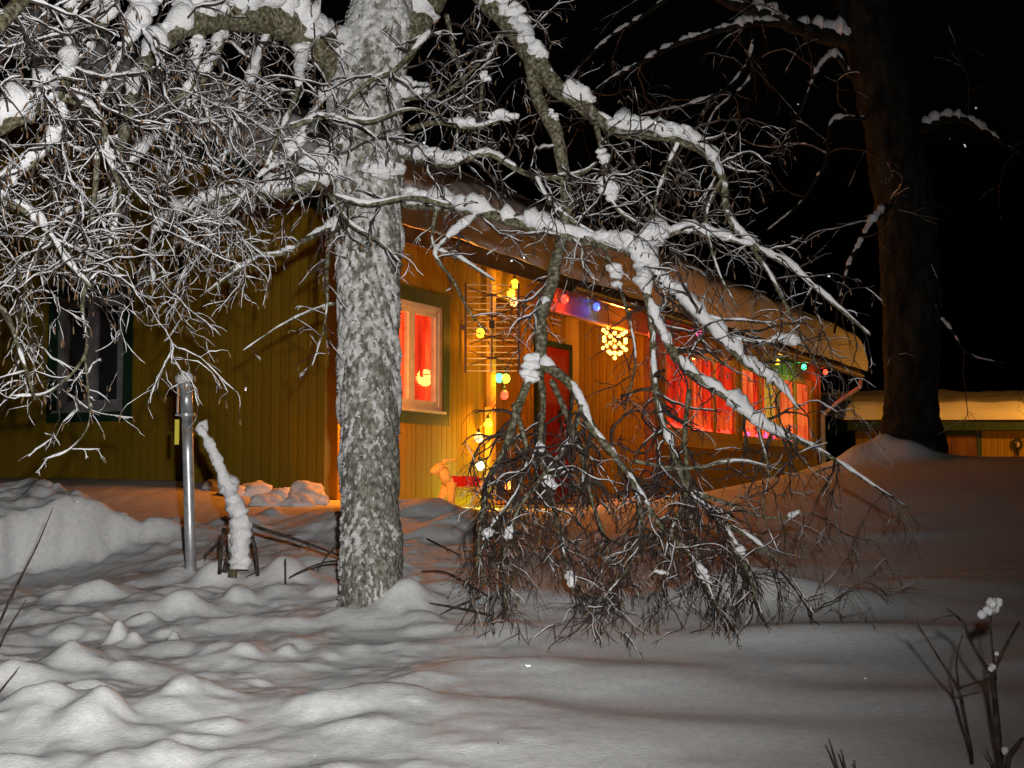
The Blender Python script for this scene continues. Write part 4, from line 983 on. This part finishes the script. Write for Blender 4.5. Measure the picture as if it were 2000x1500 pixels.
# ------------------------------------------------------------------ galvanised pipe
pb = px(373, 1128, 8.0); pt = px(363, 735, 8.0); pg = gz(pb[0], pb[1])
pipe = empty('steel_pipe', (pb[0], pb[1], pg)); tag(pipe, 'galvanised steel pipe standing upright in the snow with a snow-capped fitting', 'pipe')
hgt = pt[2] - pg; lean = (pt[0] - pb[0]) / hgt
def pp_(z, dx=0, dy=0): return (lean * z + dx, dy, z)
m = MB(); m.tube([pp_(-.4), pp_(.3), pp_(hgt * .6), pp_(hgt - .22)], .0295, 20); m.build('tube', M['galv'], pipe, smooth=True)
m = MB(); m.tube([pp_(hgt - .22), pp_(hgt - .03)], .033, 20); m.build('sleeve', M['galv'], pipe, smooth=True)
for z in (hgt - .21, hgt - .055):
    m = MB(); m.tube([pp_(z - .008), pp_(z + .008)], .044, 20); m.box((lean * z - .06, -.012, z - .004), (lean * z - .03, .012, z + .004)); m.build('collar', M['galv'], pipe)
m = MB(); m.box((lean * hgt - .046, -.004, hgt - .20), (lean * hgt - .039, .02, hgt - .05)); m.build('strap', M['white'], pipe)
m = MB(); m.box((lean * hgt - .054, -.006, hgt - .37), (lean * hgt - .031, .0, hgt - .235)); m.build('tag_strip', M['yellowtag'], pipe)
m = MB(); m.blob(pp_(hgt - .012, -.012), .042, RC, (1.15, 1, .7), .14, 3); m.blob(pp_(hgt + .004, .004), .032, RC, (1, 1, .7), .14, 3); m.build('snow_cap', M['tree_snow'], pipe, smooth=True)

# ------------------------------------------------------------------ bent snow-covered branch beside the pipe
q0 = px(455, 1112, 7.7); shr = empty('broken_branch', (q0[0], q0[1], gz(q0[0], q0[1]))); tag(shr, 'bent broken branch thick with snow standing between pipe and birch', 'branch'); Q0 = np.array(shr.location)
g = Growth(500)
OS = dict(snow=2.3, nb=3, len=(.04, .1), droop=.2, wig=.1, den=8, frost=1, fcov=.5, catkin=0, lvl=2, gap=0, gnarl=1.0)
mb, sm = g.limb(P4((388,838,7.65,.015),(400,850,7.65,.02),(420,900,7.65,.021),(442,950,7.65,.022),(458,990,7.65,.023),(462,1030,7.65,.024),(455,1070,7.65,.025),(452,1130,7.65,.026)), OS, None)
b = mb.build('stem', M['limb_bark'], shr, smooth=True); b.location = tuple(-Q0); sm.build('snow', M['tree_snow'], b, smooth=True)
m = MB()
p = catmull(P4((388,834,7.6,.022),(404,858,7.6,.036),(424,900,7.6,.038),(446,955,7.6,.042),(468,1010,7.58,.056),(470,1060,7.56,.060),(468,1112,7.55,.066)), .012)
k = np.arange(len(p)); m.tube(p[:, :3], p[:, 3] * (.72 + .4 * (n1d(k * .22, 71) - .5) + .3 * (n1d(k * .6, 72) - .5)), 16, jit=.55, seed=73)
m.build('snow_crust', M['tree_snow'], shr, smooth=True, loc=tuple(-Q0))
for poly in (P4((475,1018,7.62,.011),(520,1035,7.6,.010),(570,1050,7.55,.009),(620,1068,7.5,.008),(670,1088,7.45,.006)), P4((440,1030,7.6,.011),(432,1070,7.6,.011),(428,1120,7.6,.011)), P4((485,1030,7.6,.012),(496,1075,7.58,.011),(502,1125,7.56,.01)), P4((432,1050,7.6,.007),(410,1075,7.6,.005),(398,1085,7.6,.003)), P4((447,1085,7.56,.012),(440,1118,7.56,.014))):
    g = Growth(int(poly[0][0] * 100) % 800 + 900); mb, sm = g.limb(poly, dict(OS, snow=0, nb=9, fcov=.3, len=(.03, .09), lvl=1), None)
    b = mb.build('side_stem', M['twig'], shr, smooth=True); b.location = tuple(-Q0)
    if g.tw.n: tag(g.tw.build('twigs', M['twig'], b), kind='stuff')
# ------------------------------------------------------------------ bare sticks and shrubs
def stick_plant(name, label, cat, polys, seed, o, mt='twig', group=None):
    p0 = polys[0][0]; r = empty(name, (p0[0], p0[1], p0[2])); tag(r, label, cat, group); R0 = np.array(r.location)
    for i, poly in enumerate(polys):
        g = Growth(seed + i); mb, sm = g.limb(poly, o, None); b = mb.build('stem', M[mt], r, smooth=True); b.location = tuple(-R0)
        if sm: sm.build('snow', M['tree_snow'], b, smooth=True)
        if g.tw.n: tag(g.tw.build('twigs', M['twig'], b), kind='stuff')
    return r
thin = dict(snow=0, nb=4, len=(.03, .1), droop=0, wig=.1, den=6, frost=0, fcov=0, catkin=0, lvl=1, gnarl=1)
stick_plant('bare_stem', 'long thin dark stem leaning right at the left edge of the snow', 'stem', [P4((-40,1310,6.0,.005),(0,1215,6.05,.0045),(40,1130,6.1,.004),(75,1060,6.15,.003),(104,990,6.2,.0015))], 600, dict(thin, nb=0))
stick_plant('bare_stem', 'second thin stem just right of the long one at the left edge', 'stem', [P4((-30,1340,5.8,.004),(10,1240,5.85,.0035),(52,1170,5.9,.0015))], 610, dict(thin, nb=1))
stick_plant('bare_stem', 'short dark stem low at the left edge', 'stem', [P4((-40,1400,5.0,.004),(0,1350,5.05,.003),(38,1303,5.1,.0015))], 615, dict(thin, nb=1))
stick_plant('fallen_twig', 'dark twig lying on the snow between trunk and hanging branches', 'twig', [P4((960,1203,6.75,.006),(900,1188,6.8,.005),(850,1180,6.85,.004),(797,1174,6.9,.003)), P4((940,1165,6.8,.004),(890,1185,6.8,.004),(860,1200,6.75,.002))], 620, dict(thin, nb=4))
stick_plant('fallen_twig', 'forked dark twig at the left foot of the birch trunk', 'twig', [P4((672,1095,7.3,.006),(630,1100,7.3,.005),(590,1115,7.3,.004),(565,1128,7.3,.002)), P4((660,1060,7.3,.003),(635,1090,7.3,.003),(620,1115,7.3,.002)), P4((558,1140,7.3,.004),(558,1090,7.3,.003))], 630, dict(thin, nb=5))
stick_plant('fallen_twig', 'thin twigs lying on the snow right of the trunk, below the straw goat', 'twig', [P4((835,1052,8.6,.003),(870,1070,8.4,.004),(920,1095,8.2,.005),(960,1120,7.8,.005)), P4((825,1115,7.6,.003),(870,1118,7.5,.004),(930,1150,7.2,.005),(960,1170,7.0,.005))], 640, dict(thin, nb=4))
stick_plant('dry_shrub', 'dark leafless shrub with snow tufts at the lower right edge', 'shrub', [
    P4((1958,1560,4.2,.011),(1952,1480,4.2,.010),(1945,1400,4.2,.009),(1940,1320,4.2,.008)), P4((1940,1320,4.2,.006),(1905,1270,4.2,.005),(1880,1215,4.2,.004),(1850,1190,4.2,.003)), P4((1942,1310,4.2,.005),(1965,1260,4.2,.004),(1990,1215,4.2,.003)),
    P4((1900,1560,4.4,.007),(1895,1470,4.4,.006),(1880,1390,4.4,.006),(1870,1345,4.4,.005),(1830,1280,4.4,.003),(1790,1215,4.4,.002)), P4((1870,1345,4.4,.004),(1900,1335,4.35,.003),(1936,1322,4.25,.003)), P4((1970,1560,4.1,.008),(1972,1480,4.1,.007),(2000,1440,4.1,.005)), P4((1872,1345,4.4,.004),(1868,1290,4.4,.003),(1880,1240,4.4,.002)), P4((1945,1330,4.2,.004),(1935,1240,4.2,.003),(1935,1180,4.2,.002))], 650, dict(thin, nb=5))
for c in ((1935,1180,4.18,.028),(1952,1172,4.18,.014),(1925,1195,4.18,.02),(1938,1305,4.17,.012),(1945,1275,4.18,.008),(1966,1468,4.08,.014)):
    m = MB(); p = px(*c[:3])
    for k in range(3): m.blob(p + RC.normal(0, .3, 3) * c[3], c[3] * RC.uniform(.5, .8), RC, amp=.3)
    sh = bpy.data.objects['dry_shrub']; m.build('snow_tuft', M['tree_snow'], sh, smooth=True, loc=tuple(-np.array(sh.location)))
stick_plant('twig_tips', 'three dark twig tips poking up at the bottom edge, right of centre', 'twig', [P4((1650,1560,4.2,.004),(1635,1500,4.2,.004),(1618,1442,4.2,.002)), P4((1660,1560,4.2,.004),(1650,1500,4.2,.004),(1642,1462,4.2,.002)), P4((1680,1560,4.2,.004),(1668,1485,4.2,.002))], 670, dict(thin, nb=6, len=(.01, .03)))
stick_plant('twig_tips', 'tiny dark twig on the snow at the bottom, centre', 'twig', [P4((985,1482,4.5,.0035),(978,1470,4.5,.003),(972,1450,4.5,.002)), P4((965,1485,4.5,.003),(980,1475,4.5,.003))], 680, dict(thin, nb=0))

# ------------------------------------------------------------------ shovelled snow lumps by the gable wall
LP = [(600,965,12.2,.13,'large round snow lump by the house corner'),(612,943,12.3,.06,'small snow ball on top of the large lump by the house corner'),(545,975,12.3,.11,'flat snow lump left of the large one by the corner'),(560,948,12.6,.06,'pale snow lump resting against the ochre wall'),
      (500,962,12.6,.12,'wide snow lump at the foot of the gable wall'),(455,968,12.5,.10,'snow lump behind the bent snowy branch'),(585,988,11.9,.10,'low snow lump nearest the house corner'),(520,990,11.9,.12,'low snow lump in front of the wide one'),(420,955,12.8,.09,'snow lump beside the steel pipe at the wall'),
      (135,1008,10.2,.05,'left of the snow crumbs on the dug bank'),(180,1015,10.0,.055,'middle snow crumb on the dug bank'),(225,1012,10.1,.06,'right snow crumb on the dug bank'),(168,1030,9.8,.035,'lowest snow crumb on the dug bank')]
for (x, y, Z, r, lab) in LP:
    p = px(x, y, Z); g_ = gz(p[0], p[1]); m = MB()
    m.blob((0, 0, 0), r, RC, (1.15, 1, .8), .25, 3); m.blob((r * .5, 0, -r * .3), r * .7, RC, (1.2, 1, .7), .25, 3)
    o = m.build('snow_lump', M['snow'], None, smooth=True, loc=(p[0], p[1], min(p[2], g_ + r * .8))); tag(o, lab, 'snow', 'loose snow lumps')

# ------------------------------------------------------------------ falling snow
RF = np.random.RandomState(21); m = MB()
for (x, y, Z, r) in [(1885,285,3.4,.0025),(1030,1300,2.6,.002),(1280,240,3.2,.0025),(480,760,3.4,.0025),(1620,540,3.5,.003),(1690,1326,4.0,.002),(615,1475,4.0,.002)]:
    for k in range(4): m.blob(px(x, y, Z) + RF.normal(0, .7, 3) * r, r * RF.uniform(.4, .8), RF, amp=.4, sub=1)
for i in range(45):
    Z = RF.uniform(3.0, 12.0); m.blob(px(RF.uniform(-200, 2200), RF.uniform(-150, 1250), Z), RF.uniform(.0015, .0035), RF, amp=.3, sub=1)
tag(m.build('falling_snow', M['tree_snow']), 'scattered snowflakes falling through the torch light', 'snowflakes', kind='stuff')
